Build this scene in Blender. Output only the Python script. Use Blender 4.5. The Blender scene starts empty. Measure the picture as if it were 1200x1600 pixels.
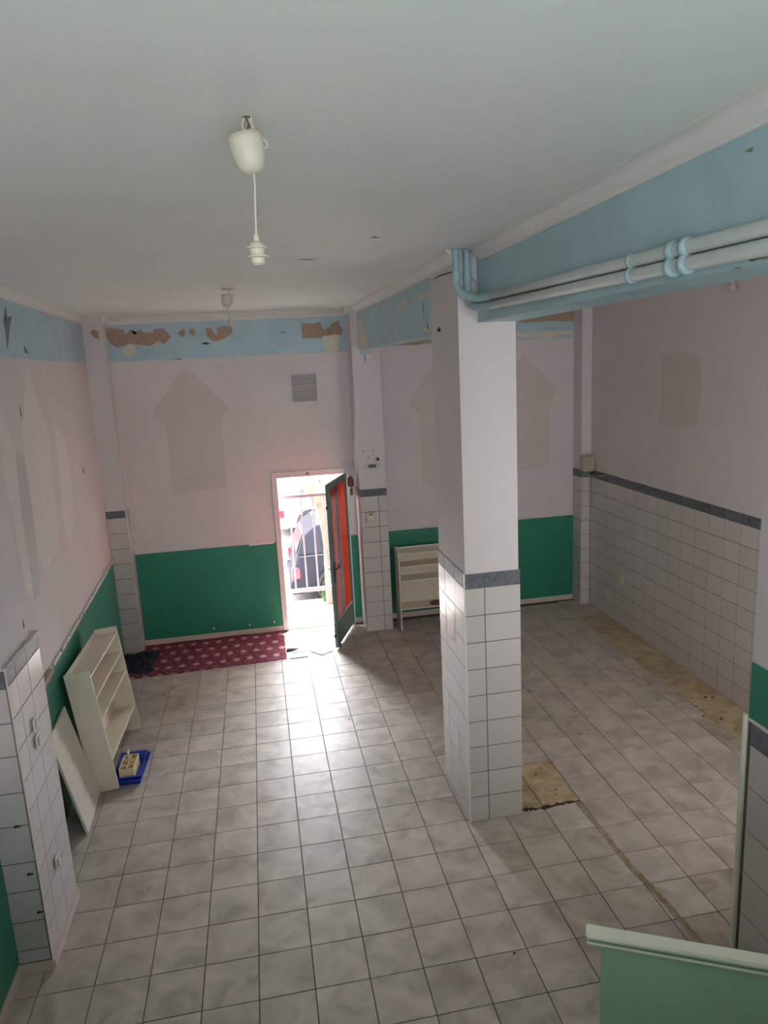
import bpy, bmesh, math, random
from mathutils import Vector, Matrix, Euler
random.seed(7)
scn = bpy.context.scene
COL = scn.collection

# ------------------------------------------------------------------ camera
cam = bpy.data.cameras.new('camera')
cam_ob = bpy.data.objects.new('camera', cam); COL.objects.link(cam_ob)
cam_ob.location = (1.25291, -3.96258, 3.61546)
cam_ob.rotation_euler = (1.36609, 0.04892, -0.17984)
cam.sensor_fit = 'VERTICAL'; cam.sensor_height = 24.0
cam.lens = 24.0 * 1117.78 / 1600.0
cam.clip_start = 0.02; cam.clip_end = 200
scn.camera = cam_ob

# ------------------------------------------------------------------ world, lights, exposure
world = bpy.data.worlds.new('world'); scn.world = world; world.use_nodes = True
bg = world.node_tree.nodes['Background']
bg.inputs[0].default_value = (0.96, 0.965, 1.0, 1); bg.inputs[1].default_value = 3.0

REAR_W, REAR_H = 3.2, 1.4                      # unseen opening behind the camera, added to let in fill light
def area_light(name, loc, rot, sx, sy, power, col, spread=math.pi):
    l = bpy.data.lights.new(name, 'AREA'); l.shape = 'RECTANGLE'; l.size = sx; l.size_y = sy
    l.energy = power; l.color = col; l.spread = spread
    o = bpy.data.objects.new(name, l); COL.objects.link(o); o.location = loc; o.rotation_euler = rot
    return o
# sampling portals in the two openings that let the sky in: street door and added rear opening
for nm, loc, rx, sx, sy in (('doorway_portal', (1.925, 5.99, 1.09), -90, .90, 2.14), ('rear_opening_portal', (1.7, -6.04, 3.0), 90, REAR_W, REAR_H)):
    o_ = area_light(nm, loc, (math.radians(rx), 0, 0), sx, sy, 1, (1, 1, 1)); o_.data.cycles.is_portal = True
# added lamp above the street, out of view, boosting light through the door
area_light('street_fill', (1.5, 8.1, 2.75), (math.radians(-82), 0, math.radians(4)), 4.2, 1.5, 470, (0.91, 0.955, 1.0), math.radians(110))
# added fill lamp for the right bay, hidden round the near right wall
area_light('right_bay_fill', (4.95, -.60, 2.1), (math.radians(90), 0, 0), 1.5, 1.7, 13, (1.0, 0.97, 0.93))
sun = bpy.data.lights.new('sun', 'SUN'); sun.energy = 20; sun.angle = math.radians(2); sun.color = (1, .98, .95)
so = bpy.data.objects.new('sun', sun); COL.objects.link(so); so.rotation_euler = (math.radians(-11), math.radians(6), 0)

vs = scn.view_settings
scn.display_settings.display_device = 'sRGB'
vs.view_transform = 'Standard'; vs.look = 'None'; vs.gamma = 1.0; vs.use_curve_mapping = False
vs.exposure = 1.64
scn.cycles.use_denoising = True
scn.cycles.max_bounces = 12; scn.cycles.diffuse_bounces = 8; scn.cycles.sample_clamp_indirect = 6.0

# ------------------------------------------------------------------ materials
def srgb(r, g, b):
    f = lambda c: (c/255/12.92 if c/255 <= .04045 else ((c/255+.055)/1.055)**2.4)
    return (f(r), f(g), f(b), 1)
MATS = {}
def mat(name, col, rough=.6, var=.06, scale=3.0, bump=0.0, bscale=40, spec=.5, rand=0.0, metal=0.0,
        col2=None, detail=5, dist=0.0, trans=0.0, coat=0.0, thr=None, offs=False, coord='pos'):
    """procedural paint / tile / metal: base colour with noise mottling, optional 2nd colour and bump"""
    if name in MATS: return MATS[name]
    m = bpy.data.materials.new(name); m.use_nodes = True; nt = m.node_tree; N = nt.nodes; L = nt.links
    p = N['Principled BSDF']
    p.inputs['Roughness'].default_value = rough; p.inputs['Metallic'].default_value = metal
    p.inputs['Specular IOR Level'].default_value = spec; p.inputs['Transmission Weight'].default_value = trans
    p.inputs['Coat Weight'].default_value = coat
    g = N.new('ShaderNodeNewGeometry') if coord == 'pos' else N.new('ShaderNodeTexCoord')
    src = g.outputs['Position'] if coord == 'pos' else g.outputs['Object']
    oi = N.new('ShaderNodeObjectInfo')
    if offs:
        sc = N.new('ShaderNodeVectorMath'); sc.operation = 'SCALE'; sc.inputs[0].default_value = (9, 7, 5); L.new(oi.outputs['Random'], sc.inputs['Scale'])
        ad = N.new('ShaderNodeVectorMath'); ad.operation = 'ADD'; L.new(src, ad.inputs[0]); L.new(sc.outputs[0], ad.inputs[1]); src = ad.outputs[0]
    n = N.new('ShaderNodeTexNoise'); n.inputs['Scale'].default_value = scale; n.inputs['Detail'].default_value = detail
    n.inputs['Distortion'].default_value = dist; L.new(src, n.inputs['Vector'])
    r = N.new('ShaderNodeValToRGB'); L.new(n.outputs['Fac'], r.inputs[0])
    c2 = col2 if col2 else tuple(min(1, c*(1+var)) for c in col[:3]) + (1,)
    c1 = col if col2 else tuple(c*(1-var) for c in col[:3]) + (1,)
    a, b = thr if thr else (.3, .7)
    r.color_ramp.elements[0].position = a; r.color_ramp.elements[1].position = b
    r.color_ramp.elements[0].color = c1; r.color_ramp.elements[1].color = c2
    out = r.outputs['Color']
    if rand:
        mp = N.new('ShaderNodeMapRange'); mp.inputs[3].default_value = 1-rand; mp.inputs[4].default_value = 1+rand
        L.new(oi.outputs['Random'], mp.inputs[0])
        hs = N.new('ShaderNodeHueSaturation'); L.new(mp.outputs[0], hs.inputs['Value']); L.new(out, hs.inputs['Color']); out = hs.outputs[0]
    L.new(out, p.inputs['Base Color'])
    if bump:
        n2 = N.new('ShaderNodeTexNoise'); n2.inputs['Scale'].default_value = bscale; n2.inputs['Detail'].default_value = 3; L.new(src, n2.inputs['Vector'])
        bp = N.new('ShaderNodeBump'); bp.inputs['Strength'].default_value = bump; bp.inputs['Distance'].default_value = .01
        L.new(n2.outputs['Fac'], bp.inputs['Height']); L.new(bp.outputs[0], p.inputs['Normal'])
    MATS[name] = m
    return m
S = srgb
M_wall = mat('wall_paint', S(208,201,201), .62, .035, 1.6, .12, 14)
M_ceil = mat('ceiling_paint', S(220,222,219), .6, .03, 1.2, .08, 10)
M_cove = mat('cornice_plaster', S(214,212,208), .6, .03, 3)
M_bluep = mat('blue_paint', S(166,192,202), .5, .07, 4, .15, 20)
M_green = mat('green_paint', S(40,126,102), .42, .06, 3, .1, 25)
M_base = mat('skirting_tile', S(205,188,180), .45, .05, 8)
M_tile = mat('wall_tile', S(198,192,190), .24, .03, 2.5, .02, 30, rand=.03, offs=True)
M_band = mat('slate_tile', S(80,86,92), .38, .25, 14, .03, 30, spec=.3, rand=.12, offs=True, dist=1.5, col2=S(114,119,125))
M_brn0 = mat('ornament_line', S(120,80,80), .3, .1, 20)
M_grout = mat('grout', S(98,86,78), .9, .15, 20)
M_fgrout = mat('floor_grout', S(84,72,62), .9, .25, 12)
M_floor = mat('floor_tile', S(160,149,140), .45, 0, 4.5, .03, 18, spec=.22, rand=.035, offs=True, dist=.7, detail=8, col2=S(194,183,174), thr=(.3,.66))
M_floory = mat('stained_floor_tile', S(150,122,84), .35, 0, 6, .03, 18, rand=.08, offs=True, dist=1.0, detail=7, col2=S(186,170,142), thr=(.3,.65))
M_floorh = mat('half_stained_floor_tile', S(150,134,110), .3, 0, 5, .03, 18, rand=.03, offs=True, dist=1.0, detail=7, col2=S(178,170,160), thr=(.35,.6))
M_brown = mat('bare_plaster', S(166,143,126), .85, .10, 18, .3, 60)
M_cream = mat('cream_underpaint', S(205,200,184), .7, .05, 15)
M_stain1 = mat('faded_paint_mark', S(200,191,187), .62, .03, 3)
M_stain2 = mat('grey_paint_mark', S(194,192,192), .6, .04, 3)
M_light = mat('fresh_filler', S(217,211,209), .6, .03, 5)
M_dark = mat('dark_crack', S(60,58,60), .9, .2, 10)
M_rust = mat('rust', S(96,78,50), .9, .3, 30, .4, 60, col2=S(150,140,110))
M_pipe = mat('pipe_paint', S(198,204,204), .38, .05, 6, .12, 30)
M_pipeb = mat('pipe_blue_paint', S(156,184,192), .42, .05, 6, .1, 30)
M_wood = mat('white_laminate', S(216,208,190), .5, .05, 5, .05, 30, coord='obj')
M_wood2 = mat('worn_white_paint', S(212,206,196), .5, 0, 30, .1, 30, coord='obj', col2=S(198,196,188), thr=(.45,.7))
M_plast = mat('ivory_plastic', S(202,193,178), .4, .03, 10, coord='obj')
M_cup = mat('lamp_plastic', S(204,197,182), .45, .03, 10, coord='obj')
M_whitemetal = mat('white_metal', S(214,206,206), .4, .04, 10)
M_doorgreen = mat('door_green_paint', S(96,124,120), .4, .06, 6)
M_black = mat('dark_iron', S(44,48,50), .45, .1, 10, metal=.3)
M_blue = mat('blue_plastic', S(20,48,170), .35, .08, 12, coord='obj')
M_cloth = mat('navy_cloth', S(26,32,46), .95, .3, 14, .6, 60)
M_parap = mat('parapet_green_paint', S(166,202,178), .38, .05, 3, .12, 12)
M_trim = mat('corner_strip_plastic', S(206,196,190), .5, .04, 6)
M_cap = mat('cap_paint', S(226,226,212), .35, .04, 6)
M_capg = mat('cap_bead_paint', S(130,165,142), .35, .04, 6)
M_pave = mat('pavement_stone', S(222,217,214), .8, .12, 4, .2, 30)
M_road = mat('asphalt', S(130,127,128), .9, .2, 12, .3, 60)
M_bark = mat('bark', S(104,84,72), .95, .35, 16, 1.0, 22, dist=2)
M_leaf = mat('weed_green', S(50,78,40), .8, .3, 20)
M_car = mat('car_paint', S(26,27,38), .6, .05, 2, spec=.2, coat=0)
M_carw = mat('white_car_paint', S(214,212,214), .3, .03, 2, coat=.4)
M_glassd = mat('car_glass', S(30,32,36), .08, .05, 2)
M_tyre = mat('rubber', S(34,34,36), .85, .1, 20)
M_rim = mat('alloy', S(190,190,194), .3, .05, 10, metal=.5)
M_red = mat('lamp_red', S(190,24,40), .2, .1, 10)
M_facade = mat('facade_render', S(196,188,184), .85, .04, 2)
M_shutter = mat('shutter_paint', S(150,140,136), .7, .05, 6)
M_tar = mat('dark_red_residue', S(58,22,30), .7, .4, 40, .5, 60)
M_tape = mat('tape_residue', S(136,112,84), .6, 0, 16, .3, 60, col2=S(158,142,122), thr=(.4,.6))
M_paper = mat('paper', S(136,142,152), .7, .05, 20)
M_ink = mat('printed_ink', S(50,54,58), .7, .3, 60)
M_brass = mat('dull_wire', S(90,80,64), .6, .1, 20)

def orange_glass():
    m = bpy.data.materials.new('orange_glass_with_reflection'); m.use_nodes = True; nt = m.node_tree; N = nt.nodes; L = nt.links
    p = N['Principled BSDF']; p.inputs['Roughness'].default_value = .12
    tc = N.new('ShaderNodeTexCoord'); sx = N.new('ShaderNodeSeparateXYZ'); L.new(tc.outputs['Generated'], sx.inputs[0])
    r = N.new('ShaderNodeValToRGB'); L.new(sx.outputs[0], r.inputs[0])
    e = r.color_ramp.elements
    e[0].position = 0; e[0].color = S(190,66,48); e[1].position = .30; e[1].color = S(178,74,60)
    for ps, c in ((.36, S(112,74,86)), (.52, S(112,74,86)), (.57, S(200,86,40)), (1, S(204,88,36))):  # purple-grey middle stripe is a reflection painted into the glass colour
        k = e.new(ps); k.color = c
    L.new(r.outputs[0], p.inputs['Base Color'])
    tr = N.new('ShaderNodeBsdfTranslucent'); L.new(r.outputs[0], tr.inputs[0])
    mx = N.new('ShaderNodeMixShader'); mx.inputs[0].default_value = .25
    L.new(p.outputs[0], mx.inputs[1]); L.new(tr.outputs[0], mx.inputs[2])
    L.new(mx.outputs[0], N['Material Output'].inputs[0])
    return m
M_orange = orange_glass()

def carpet_mat():
    m = bpy.data.materials.new('red_patterned_carpet'); m.use_nodes = True; nt = m.node_tree; N = nt.nodes; L = nt.links
    p = N['Principled BSDF']; p.inputs['Roughness'].default_value = .95; p.inputs['Specular IOR Level'].default_value = .1
    tc = N.new('ShaderNodeTexCoord')
    def math_(op, a, b=None, c=None):
        n = N.new('ShaderNodeMath'); n.operation = op
        for i, v in enumerate((a, b, c)):
            if v is None: continue
            if isinstance(v, (int, float)): n.inputs[i].default_value = v
            else: L.new(v, n.inputs[i])
        return n.outputs[0]
    sx = N.new('ShaderNodeSeparateXYZ'); L.new(tc.outputs['Object'], sx.inputs[0])
    X_, Y_ = sx.outputs[0], sx.outputs[1]
    # hex-like lattice of round medallions
    px, py = .168, .236
    row = math_('FLOOR', math_('DIVIDE', Y_, py))
    sh = math_('MULTIPLY', math_('FLOORED_MODULO', row, 2.0), px*.5)
    u = math_('SUBTRACT', math_('FLOORED_MODULO', math_('ADD', X_, sh), px), px/2)
    v = math_('SUBTRACT', math_('FLOORED_MODULO', Y_, py), py/2)
    d = math_('SQRT', math_('ADD', math_('POWER', math_('DIVIDE', u, .040), 2.0), math_('POWER', math_('DIVIDE', v, .048), 2.0)))
    disc = math_('LESS_THAN', d, 1.0); ring = math_('COMPARE', d, .62, .12)
    fig = math_('SUBTRACT', disc, math_('MULTIPLY', ring, .55))
    no = N.new('ShaderNodeTexNoise'); no.inputs['Scale'].default_value = 26; no.inputs['Detail'].default_value = 4; L.new(tc.outputs['Object'], no.inputs['Vector'])
    vo = N.new('ShaderNodeTexVoronoi'); vo.inputs['Scale'].default_value = 16; L.new(tc.outputs['Object'], vo.inputs['Vector'])
    ra = N.new('ShaderNodeValToRGB'); L.new(no.outputs['Fac'], ra.inputs[0])
    ra.color_ramp.elements[0].color = S(92,44,56); ra.color_ramp.elements[1].color = S(138,80,94)
    ra.color_ramp.elements[0].position = .35; ra.color_ramp.elements[1].position = .68
    mx0 = N.new('ShaderNodeMixRGB'); mx0.inputs[2].default_value = S(60,24,36)
    L.new(math_('MULTIPLY', math_('LESS_THAN', vo.outputs['Distance'], .22), .5), mx0.inputs[0]); L.new(ra.outputs[0], mx0.inputs[1])
    mx = N.new('ShaderNodeMixRGB'); L.new(math_('MULTIPLY', fig, .8), mx.inputs[0]); L.new(mx0.outputs[0], mx.inputs[1]); mx.inputs[2].default_value = S(190,164,166)
    L.new(mx.outputs[0], p.inputs['Base Color'])
    bp = N.new('ShaderNodeBump'); bp.inputs['Strength'].default_value = .4; bp.inputs['Distance'].default_value = .005
    L.new(no.outputs['Fac'], bp.inputs['Height']); L.new(bp.outputs[0], p.inputs['Normal'])
    return m
M_carpet = carpet_mat()

def ornament_mat():
    m = bpy.data.materials.new('ornament_tile_print'); m.use_nodes = True; nt = m.node_tree; N = nt.nodes; L = nt.links
    p = N['Principled BSDF']; p.inputs['Roughness'].default_value = .2
    tc = N.new('ShaderNodeTexCoord')
    no = N.new('ShaderNodeTexNoise'); no.inputs['Scale'].default_value = 9; no.inputs['Detail'].default_value = 2; no.inputs['Distortion'].default_value = 3
    L.new(tc.outputs['Generated'], no.inputs['Vector'])
    r = N.new('ShaderNodeValToRGB'); L.new(no.outputs['Fac'], r.inputs[0])
    e = r.color_ramp.elements; e[0].position = .44; e[0].color = S(206,190,188); e[1].position = .56; e[1].color = S(206,190,188)
    k = e.new(.5); k.color = S(110,58,62)
    L.new(r.outputs[0], p.inputs['Base Color'])
    return m
M_orn = ornament_mat()

# ------------------------------------------------------------------ mesh helpers
def props(o, label=None, cat=None, group=None, kind=None):
    if label: o['label'] = label
    if cat: o['category'] = cat
    if group: o['group'] = group
    if kind: o['kind'] = kind
    return o
def link(name, me, parent=None, mtx=None):
    o = bpy.data.objects.new(name, me); COL.objects.link(o)
    if parent is not None: o.parent = parent
    if mtx is not None: o.matrix_local = mtx
    return o
def bm_obj(name, bm, m, parent=None, mtx=None, smooth=False):
    me = bpy.data.meshes.new(name); bmesh.ops.recalc_face_normals(bm, faces=bm.faces[:])
    bm.to_mesh(me); bm.free()
    for x in (m if isinstance(m, (list, tuple)) else [m]): me.materials.append(x)
    if smooth:
        for p in me.polygons: p.use_smooth = True
    return link(name, me, parent, mtx)
def bbox(bm, x0, x1, y0, y1, z0, z1, mi=0):
    vs_ = [bm.verts.new(c) for c in ((x0,y0,z0),(x1,y0,z0),(x1,y1,z0),(x0,y1,z0),(x0,y0,z1),(x1,y0,z1),(x1,y1,z1),(x0,y1,z1))]
    for f in ((3,2,1,0),(4,5,6,7),(0,1,5,4),(1,2,6,5),(2,3,7,6),(3,0,4,7)):
        fc = bm.faces.new([vs_[i] for i in f]); fc.material_index = mi
    return vs_
def box(name, b, m, parent=None, bev=0.0, mtx=None, seg=1):
    bm = bmesh.new(); bbox(bm, *b)
    if bev: bmesh.ops.bevel(bm, geom=bm.edges[:], offset=bev, segments=seg, affect='EDGES')
    return bm_obj(name, bm, m, parent, mtx)
def frame(o, u, v=(0,0,1)):
    """plane frame: columns u, v, n"""
    u = Vector(u).normalized(); v = Vector(v).normalized(); n = u.cross(v)
    m = Matrix((u, v, n)).transposed().to_4x4(); m.translation = Vector(o)
    return m
CACHE = {}
def piece_mesh(w, h, t, ch, m):
    """bevelled slab, front face centred on local xy, back at z=0 : 5 visible faces (no back) - 18 triangles"""
    k = (round(w,4), round(h,4), round(t,4), m.name)
    if k in CACHE: return CACHE[k]
    bm = bmesh.new(); a, b = w/2, h/2
    L0 = [bm.verts.new(p) for p in ((-a,-b,0),(a,-b,0),(a,b,0),(-a,b,0))]
    L1 = [bm.verts.new(p) for p in ((-a,-b,t-ch),(a,-b,t-ch),(a,b,t-ch),(-a,b,t-ch))]
    L2 = [bm.verts.new(p) for p in ((-a+ch,-b+ch,t),(a-ch,-b+ch,t),(a-ch,b-ch,t),(-a+ch,b-ch,t))]
    for A, B in ((L0, L1), (L1, L2)):
        for i in range(4): bm.faces.new((A[i], A[(i+1)%4], B[(i+1)%4], B[i]))
    bm.faces.new(L2)
    me = bpy.data.meshes.new('tile'); bm.to_mesh(me); bm.free(); me.materials.append(m)
    CACHE[k] = me
    return me
def tile_field(parent, fr, us, vs_, m, gap=.006, t=.003, name='tile', jit=.0004, ch=.0009, skip=None, mfun=None):
    """tiles as separate parts between the joint lines us x vs_ in the plane frame fr"""
    out = []
    for i in range(len(us)-1):
        for j in range(len(vs_)-1):
            if skip and skip(i, j): continue
            w = us[i+1]-us[i]-gap; h = vs_[j+1]-vs_[j]-gap
            mm = mfun(i, j) if mfun else m
            me = piece_mesh(w, h, t, ch, mm)
            L_ = Matrix.Translation(((us[i]+us[i+1])/2, (vs_[j]+vs_[j+1])/2, random.uniform(-jit, jit)))
            R_ = Euler((random.uniform(-.002,.002), random.uniform(-.002,.002), 0)).to_matrix().to_4x4()
            out.append(link(name, me, parent, fr @ L_ @ R_))
    return out
def poly(name, fr, pts, d, m, parent, t=.0012):
    """flat flake / patch outline lying on the plane frame fr at offset d, thickness t"""
    bm = bmesh.new()
    A = [bm.verts.new((u, v, d)) for u, v in pts]; B = [bm.verts.new((u, v, d+t)) for u, v in pts]
    n = len(pts)
    bm.faces.new(B); bm.faces.new(list(reversed(A)))
    for i in range(n): bm.faces.new((A[i], A[(i+1)%n], B[(i+1)%n], B[i]))
    bmesh.ops.triangulate(bm, faces=[f for f in bm.faces if len(f.verts) > 4])
    return bm_obj(name, bm, m, parent, fr)
def jag(pts, amp, n=3):
    """roughen an outline with in-between points"""
    out = []
    for i in range(len(pts)):
        a = Vector(pts[i]); b = Vector(pts[(i+1)%len(pts)]); d = b-a
        nn = Vector((-d.y, d.x)).normalized() if d.length > 1e-6 else Vector((0,0))
        out.append(tuple(a))
        k = max(1, min(n, int(d.length/.04)))
        for j in range(1, k):
            out.append(tuple(a + d*(j/k) + nn*random.uniform(-amp, amp)))
    return out
def add_lathe(bm, prof, seg=20, mtx=Matrix(), cap=True):
    rings = []
    for r, z in prof:
        rings.append([bm.verts.new(mtx @ Vector((r*math.cos(2*math.pi*i/seg), r*math.sin(2*math.pi*i/seg), z))) for i in range(seg)])
    for a, b in zip(rings, rings[1:]):
        for i in range(seg): bm.faces.new((a[i], a[(i+1)%seg], b[(i+1)%seg], b[i]))
    if cap:
        bm.faces.new(rings[0]); bm.faces.new(rings[-1])
def add_tube(bm, pts, r, seg=10, cap=True):
    pts = [Vector(p) for p in pts]; rr = r if isinstance(r, (list, tuple)) else [r]*len(pts)
    rings = []; up = None
    for i, p in enumerate(pts):
        d = (pts[min(i+1, len(pts)-1)] - pts[max(i-1, 0)]).normalized()
        if up is None:
            up = Vector((0,0,1)) if abs(d.z) < .9 else Vector((1,0,0))
        s = d.cross(up).normalized(); up = s.cross(d).normalized()
        rings.append([bm.verts.new(p + (s*math.cos(2*math.pi*k/seg) + up*math.sin(2*math.pi*k/seg))*rr[i]) for k in range(seg)])
    for a, b in zip(rings, rings[1:]):
        for i in range(seg): bm.faces.new((a[i], a[(i+1)%seg], b[(i+1)%seg], b[i]))
    if cap: bm.faces.new(rings[0]); bm.faces.new(rings[-1])
def smooth_path(pts, n=6):
    """Catmull-Rom through pts"""
    P_ = [Vector(p) for p in pts]; P_ = [P_[0]] + P_ + [P_[-1]]; out = []
    for i in range(1, len(P_)-2):
        for k in range(n):
            t = k/n; a, b, c, d = P_[i-1:i+3]
            out.append(.5*((2*b) + (-a+c)*t + (2*a-5*b+4*c-d)*t*t + (-a+3*b-3*c+d)*t**3))
    out.append(P_[-2]); return out
def empty(name, loc=(0,0,0), rotz=0):
    o = bpy.data.objects.new(name, None); COL.objects.link(o); o.location = loc; o.rotation_euler = (0,0,rotz); o.empty_display_size = .1
    return o
def structure(name, bm, m, label, cat, parent=None):
    o = bm_obj(name, bm, m, parent); props(o, label, cat, kind='structure'); return o
def frange(a, b, s):
    out = [a]
    while out[-1] + s < b - .02: out.append(out[-1] + s)
    out.append(b); return out

PATCH = {
'back_p1': [(-0.516,4.213),(-0.393,4.211),(-0.293,4.193),(-0.264,4.133),(-0.203,4.187),(-0.155,4.117),(-0.092,4.191),(-0.049,4.147),(0.056,4.137),(0.089,4.183),(0.201,4.187),(0.263,4.106),(0.288,4.076),(0.195,3.995),(0.115,4.036),(0.038,3.979),(-0.1,3.994),(-0.237,4.014),(-0.381,3.97),(-0.469,4.038),(-0.512,4.138)] ,
'back_p2': [(0.363,4.116),(0.455,4.183),(0.459,4.083),(0.401,4.072)] ,
'back_p3': [(0.509,4.152),(0.553,4.173),(0.593,4.141),(0.577,4.098),(0.544,4.08),(0.51,4.107)] ,
'back_p4': [(0.718,4.158),(0.782,4.17),(0.818,4.097),(0.86,4.081),(0.852,4.153),(0.942,4.192),(1.057,4.182),(1.048,4.088),(0.972,4.048),(0.896,4.008),(0.794,3.998),(0.728,4.058)] ,
'back_p5': [(1.934,4.182),(2.089,4.171),(2.195,4.184),(2.219,4.089),(2.296,4.11),(2.346,4.166),(2.439,4.207),(2.45,4.133),(2.486,4.073),(2.473,4.009),(2.336,4.02),(2.227,3.98),(1.941,3.984)] ,
'back_c1': [(-0.328,3.947),(-0.266,4.001),(-0.196,4.004),(-0.155,3.954),(-0.182,3.884),(-0.255,3.859),(-0.313,3.882)] ,
'back_c2': [(2.214,4.01),(2.336,4.02),(2.427,4.016),(2.415,3.81),(2.306,3.794),(2.217,3.818)] ,
'back_k1': [(0.649,3.981),(0.707,3.996),(0.763,3.97),(0.704,3.962)] ,
'back_k2': [(1.635,4.087),(1.768,4.076),(1.693,4.07)] ,
'back_k3': [(0.217,3.806),(0.373,3.801),(0.372,3.79)] ,
'col_p': [(-0.641,4.16),(-0.596,4.199),(-0.539,4.161),(-0.545,4.074),(-0.632,4.127)] ,
'bay_p': [(4.906,4.1),(4.982,4.128),(5.748,4.21),(5.818,4.192),(5.784,4.05),(5.732,4.052),(5.471,4.078),(5.247,4.071),(4.99,4.065)] ,
'bay_c': [(4.857,3.953),(5.118,3.923),(5.293,3.956),(5.514,3.935),(5.758,3.937),(5.736,3.885),(5.514,3.878),(5.293,3.847),(5.074,3.856),(4.865,3.893)] ,
'beam_c0': [(5.136,4.19),(4.938,4.146),(4.779,4.017),(4.55,3.83),(4.707,3.798),(5.283,3.809),(5.228,4.009)] ,
'beam_c1': [(2.873,4.151),(2.624,4.185),(2.491,4.14),(2.765,4.085),(2.948,4.099)] ,
'beam_c2': [(2.093,4.167),(1.555,4.161),(1.553,4.123),(1.777,4.106),(2.006,4.113)] ,
'beam_c3': [(3.055,3.927),(2.939,3.873),(2.702,3.834),(2.886,3.83),(3.105,3.857)] ,
'beam_c4': [(1.767,3.899),(1.672,3.952),(1.612,3.929),(1.777,3.84),(2.002,3.872)] ,
'beam_c5': [(4.398,4.139),(4.299,4.105),(4.399,4.026)] ,
'beam_c6': [(3.623,4.189),(3.519,4.155),(3.63,4.112)] ,
'beam_c7': [(3.217,4.083),(3.189,4.032),(3.256,3.987)] ,
'pil_c': [(1.599,3.849),(1.435,3.897),(1.379,3.893),(1.332,3.826),(1.425,3.83),(1.469,3.87),(1.54,3.836)] ,
'rust0': [(-1.795,3.892),(-1.826,3.897),(-1.856,3.892),(-1.885,3.893),(-1.928,3.891),(-1.93,3.868),(-1.894,3.873),(-1.858,3.871),(-1.827,3.885)] ,
'rust1': [(-1.793,4.206),(-1.816,4.207),(-1.838,4.208),(-1.831,4.196)] ,
'rust2': [(-1.77,3.863),(-1.798,3.863),(-1.814,3.858),(-1.79,3.858)] ,
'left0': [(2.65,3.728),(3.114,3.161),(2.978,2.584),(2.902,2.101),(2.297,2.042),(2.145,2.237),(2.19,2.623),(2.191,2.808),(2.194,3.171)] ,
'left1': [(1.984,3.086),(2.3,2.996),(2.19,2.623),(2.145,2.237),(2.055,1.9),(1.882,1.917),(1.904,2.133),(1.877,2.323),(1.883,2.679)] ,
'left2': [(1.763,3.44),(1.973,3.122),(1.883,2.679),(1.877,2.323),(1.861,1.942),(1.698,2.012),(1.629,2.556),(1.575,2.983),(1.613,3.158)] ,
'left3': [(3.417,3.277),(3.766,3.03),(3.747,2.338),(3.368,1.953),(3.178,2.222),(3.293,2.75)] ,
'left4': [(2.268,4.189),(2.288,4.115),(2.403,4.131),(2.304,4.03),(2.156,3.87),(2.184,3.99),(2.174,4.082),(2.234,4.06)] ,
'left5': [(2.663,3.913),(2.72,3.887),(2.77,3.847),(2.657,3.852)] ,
'left6': [(2.278,3.438),(2.297,3.388),(2.295,3.325),(2.275,3.362)] ,
'left7': [(4.481,2.664),(4.476,2.563),(4.431,2.595)] ,
'arrow1': [(0.409,3.708),(0.642,3.469),(0.923,3.156),(0.802,3.005),(0.808,2.625),(0.802,2.109),(0.091,2.053),(0.098,2.505),(0.098,2.965),(-0.051,3.14)] ,
'arrow2': [(4.981,3.625),(5.244,3.402),(5.511,3.148),(5.366,2.859),(5.375,2.494),(5.365,2.078),(5.14,2.002),(4.84,2.043),(4.718,2.897),(4.537,3.262)] ,
'arrow3': [(3.725,3.649),(3.343,3.066),(3.471,2.884),(3.471,2.441),(3.477,1.898),(3.848,1.869),(4.086,3.632)] ,
'patchR': [(3.728,3.567),(3.386,3.594),(2.974,3.505),(2.94,3.176),(2.982,2.804),(3.335,2.756),(3.727,2.785),(3.692,3.155)] ,

}

# ------------------------------------------------------------------ room shell
H = 4.34
TX = .33
XL = lambda y: -.735 + .0397*(5.5-y)          # face of the slightly skewed left wall
# floor slab (grout bed)
bm = bmesh.new(); bbox(bm, -1.2, 6.1, -6.2, 5.76, -.12, -.0075)
floor = structure('floor', bm, M_fgrout, 'grey-beige marbled square tile floor with dark joints', 'floor')
frF = frame((0,0,-.0085), (1,0,0), (0,1,0))
tiles = []
def solid(x, y):                                # where walls and piers stand
    if x < XL(y) - .2: return True
    if y < .845 and x < -.28 - .2: return True
    if x > 3.87 and y < -.63: return True
    return False
gx = [TX*i for i in range(-3, 19)]; gy = [TX*j for j in range(-19, 18)]
cx_, cy_, cz_ = cam_ob.location
cells = []
for i in range(len(gx)-1):
    for j in range(len(gy)-1):
        x0, x1, y0, y1 = gx[i], gx[i+1], gy[j], gy[j+1]
        if x0 >= 5.43: continue
        x1 = min(x1, 5.46); y1 = min(y1, 5.73)
        if solid((x0+x1)/2+.1, (y0+y1)/2): continue
        cells.append((x0, x1, y0, y1))
y = -.62                                        # yellowed strip along the right wall
while y < 5.6:
    cells.append((5.46, 5.885, y, min(y+.33, 5.73))); y += .33
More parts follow.
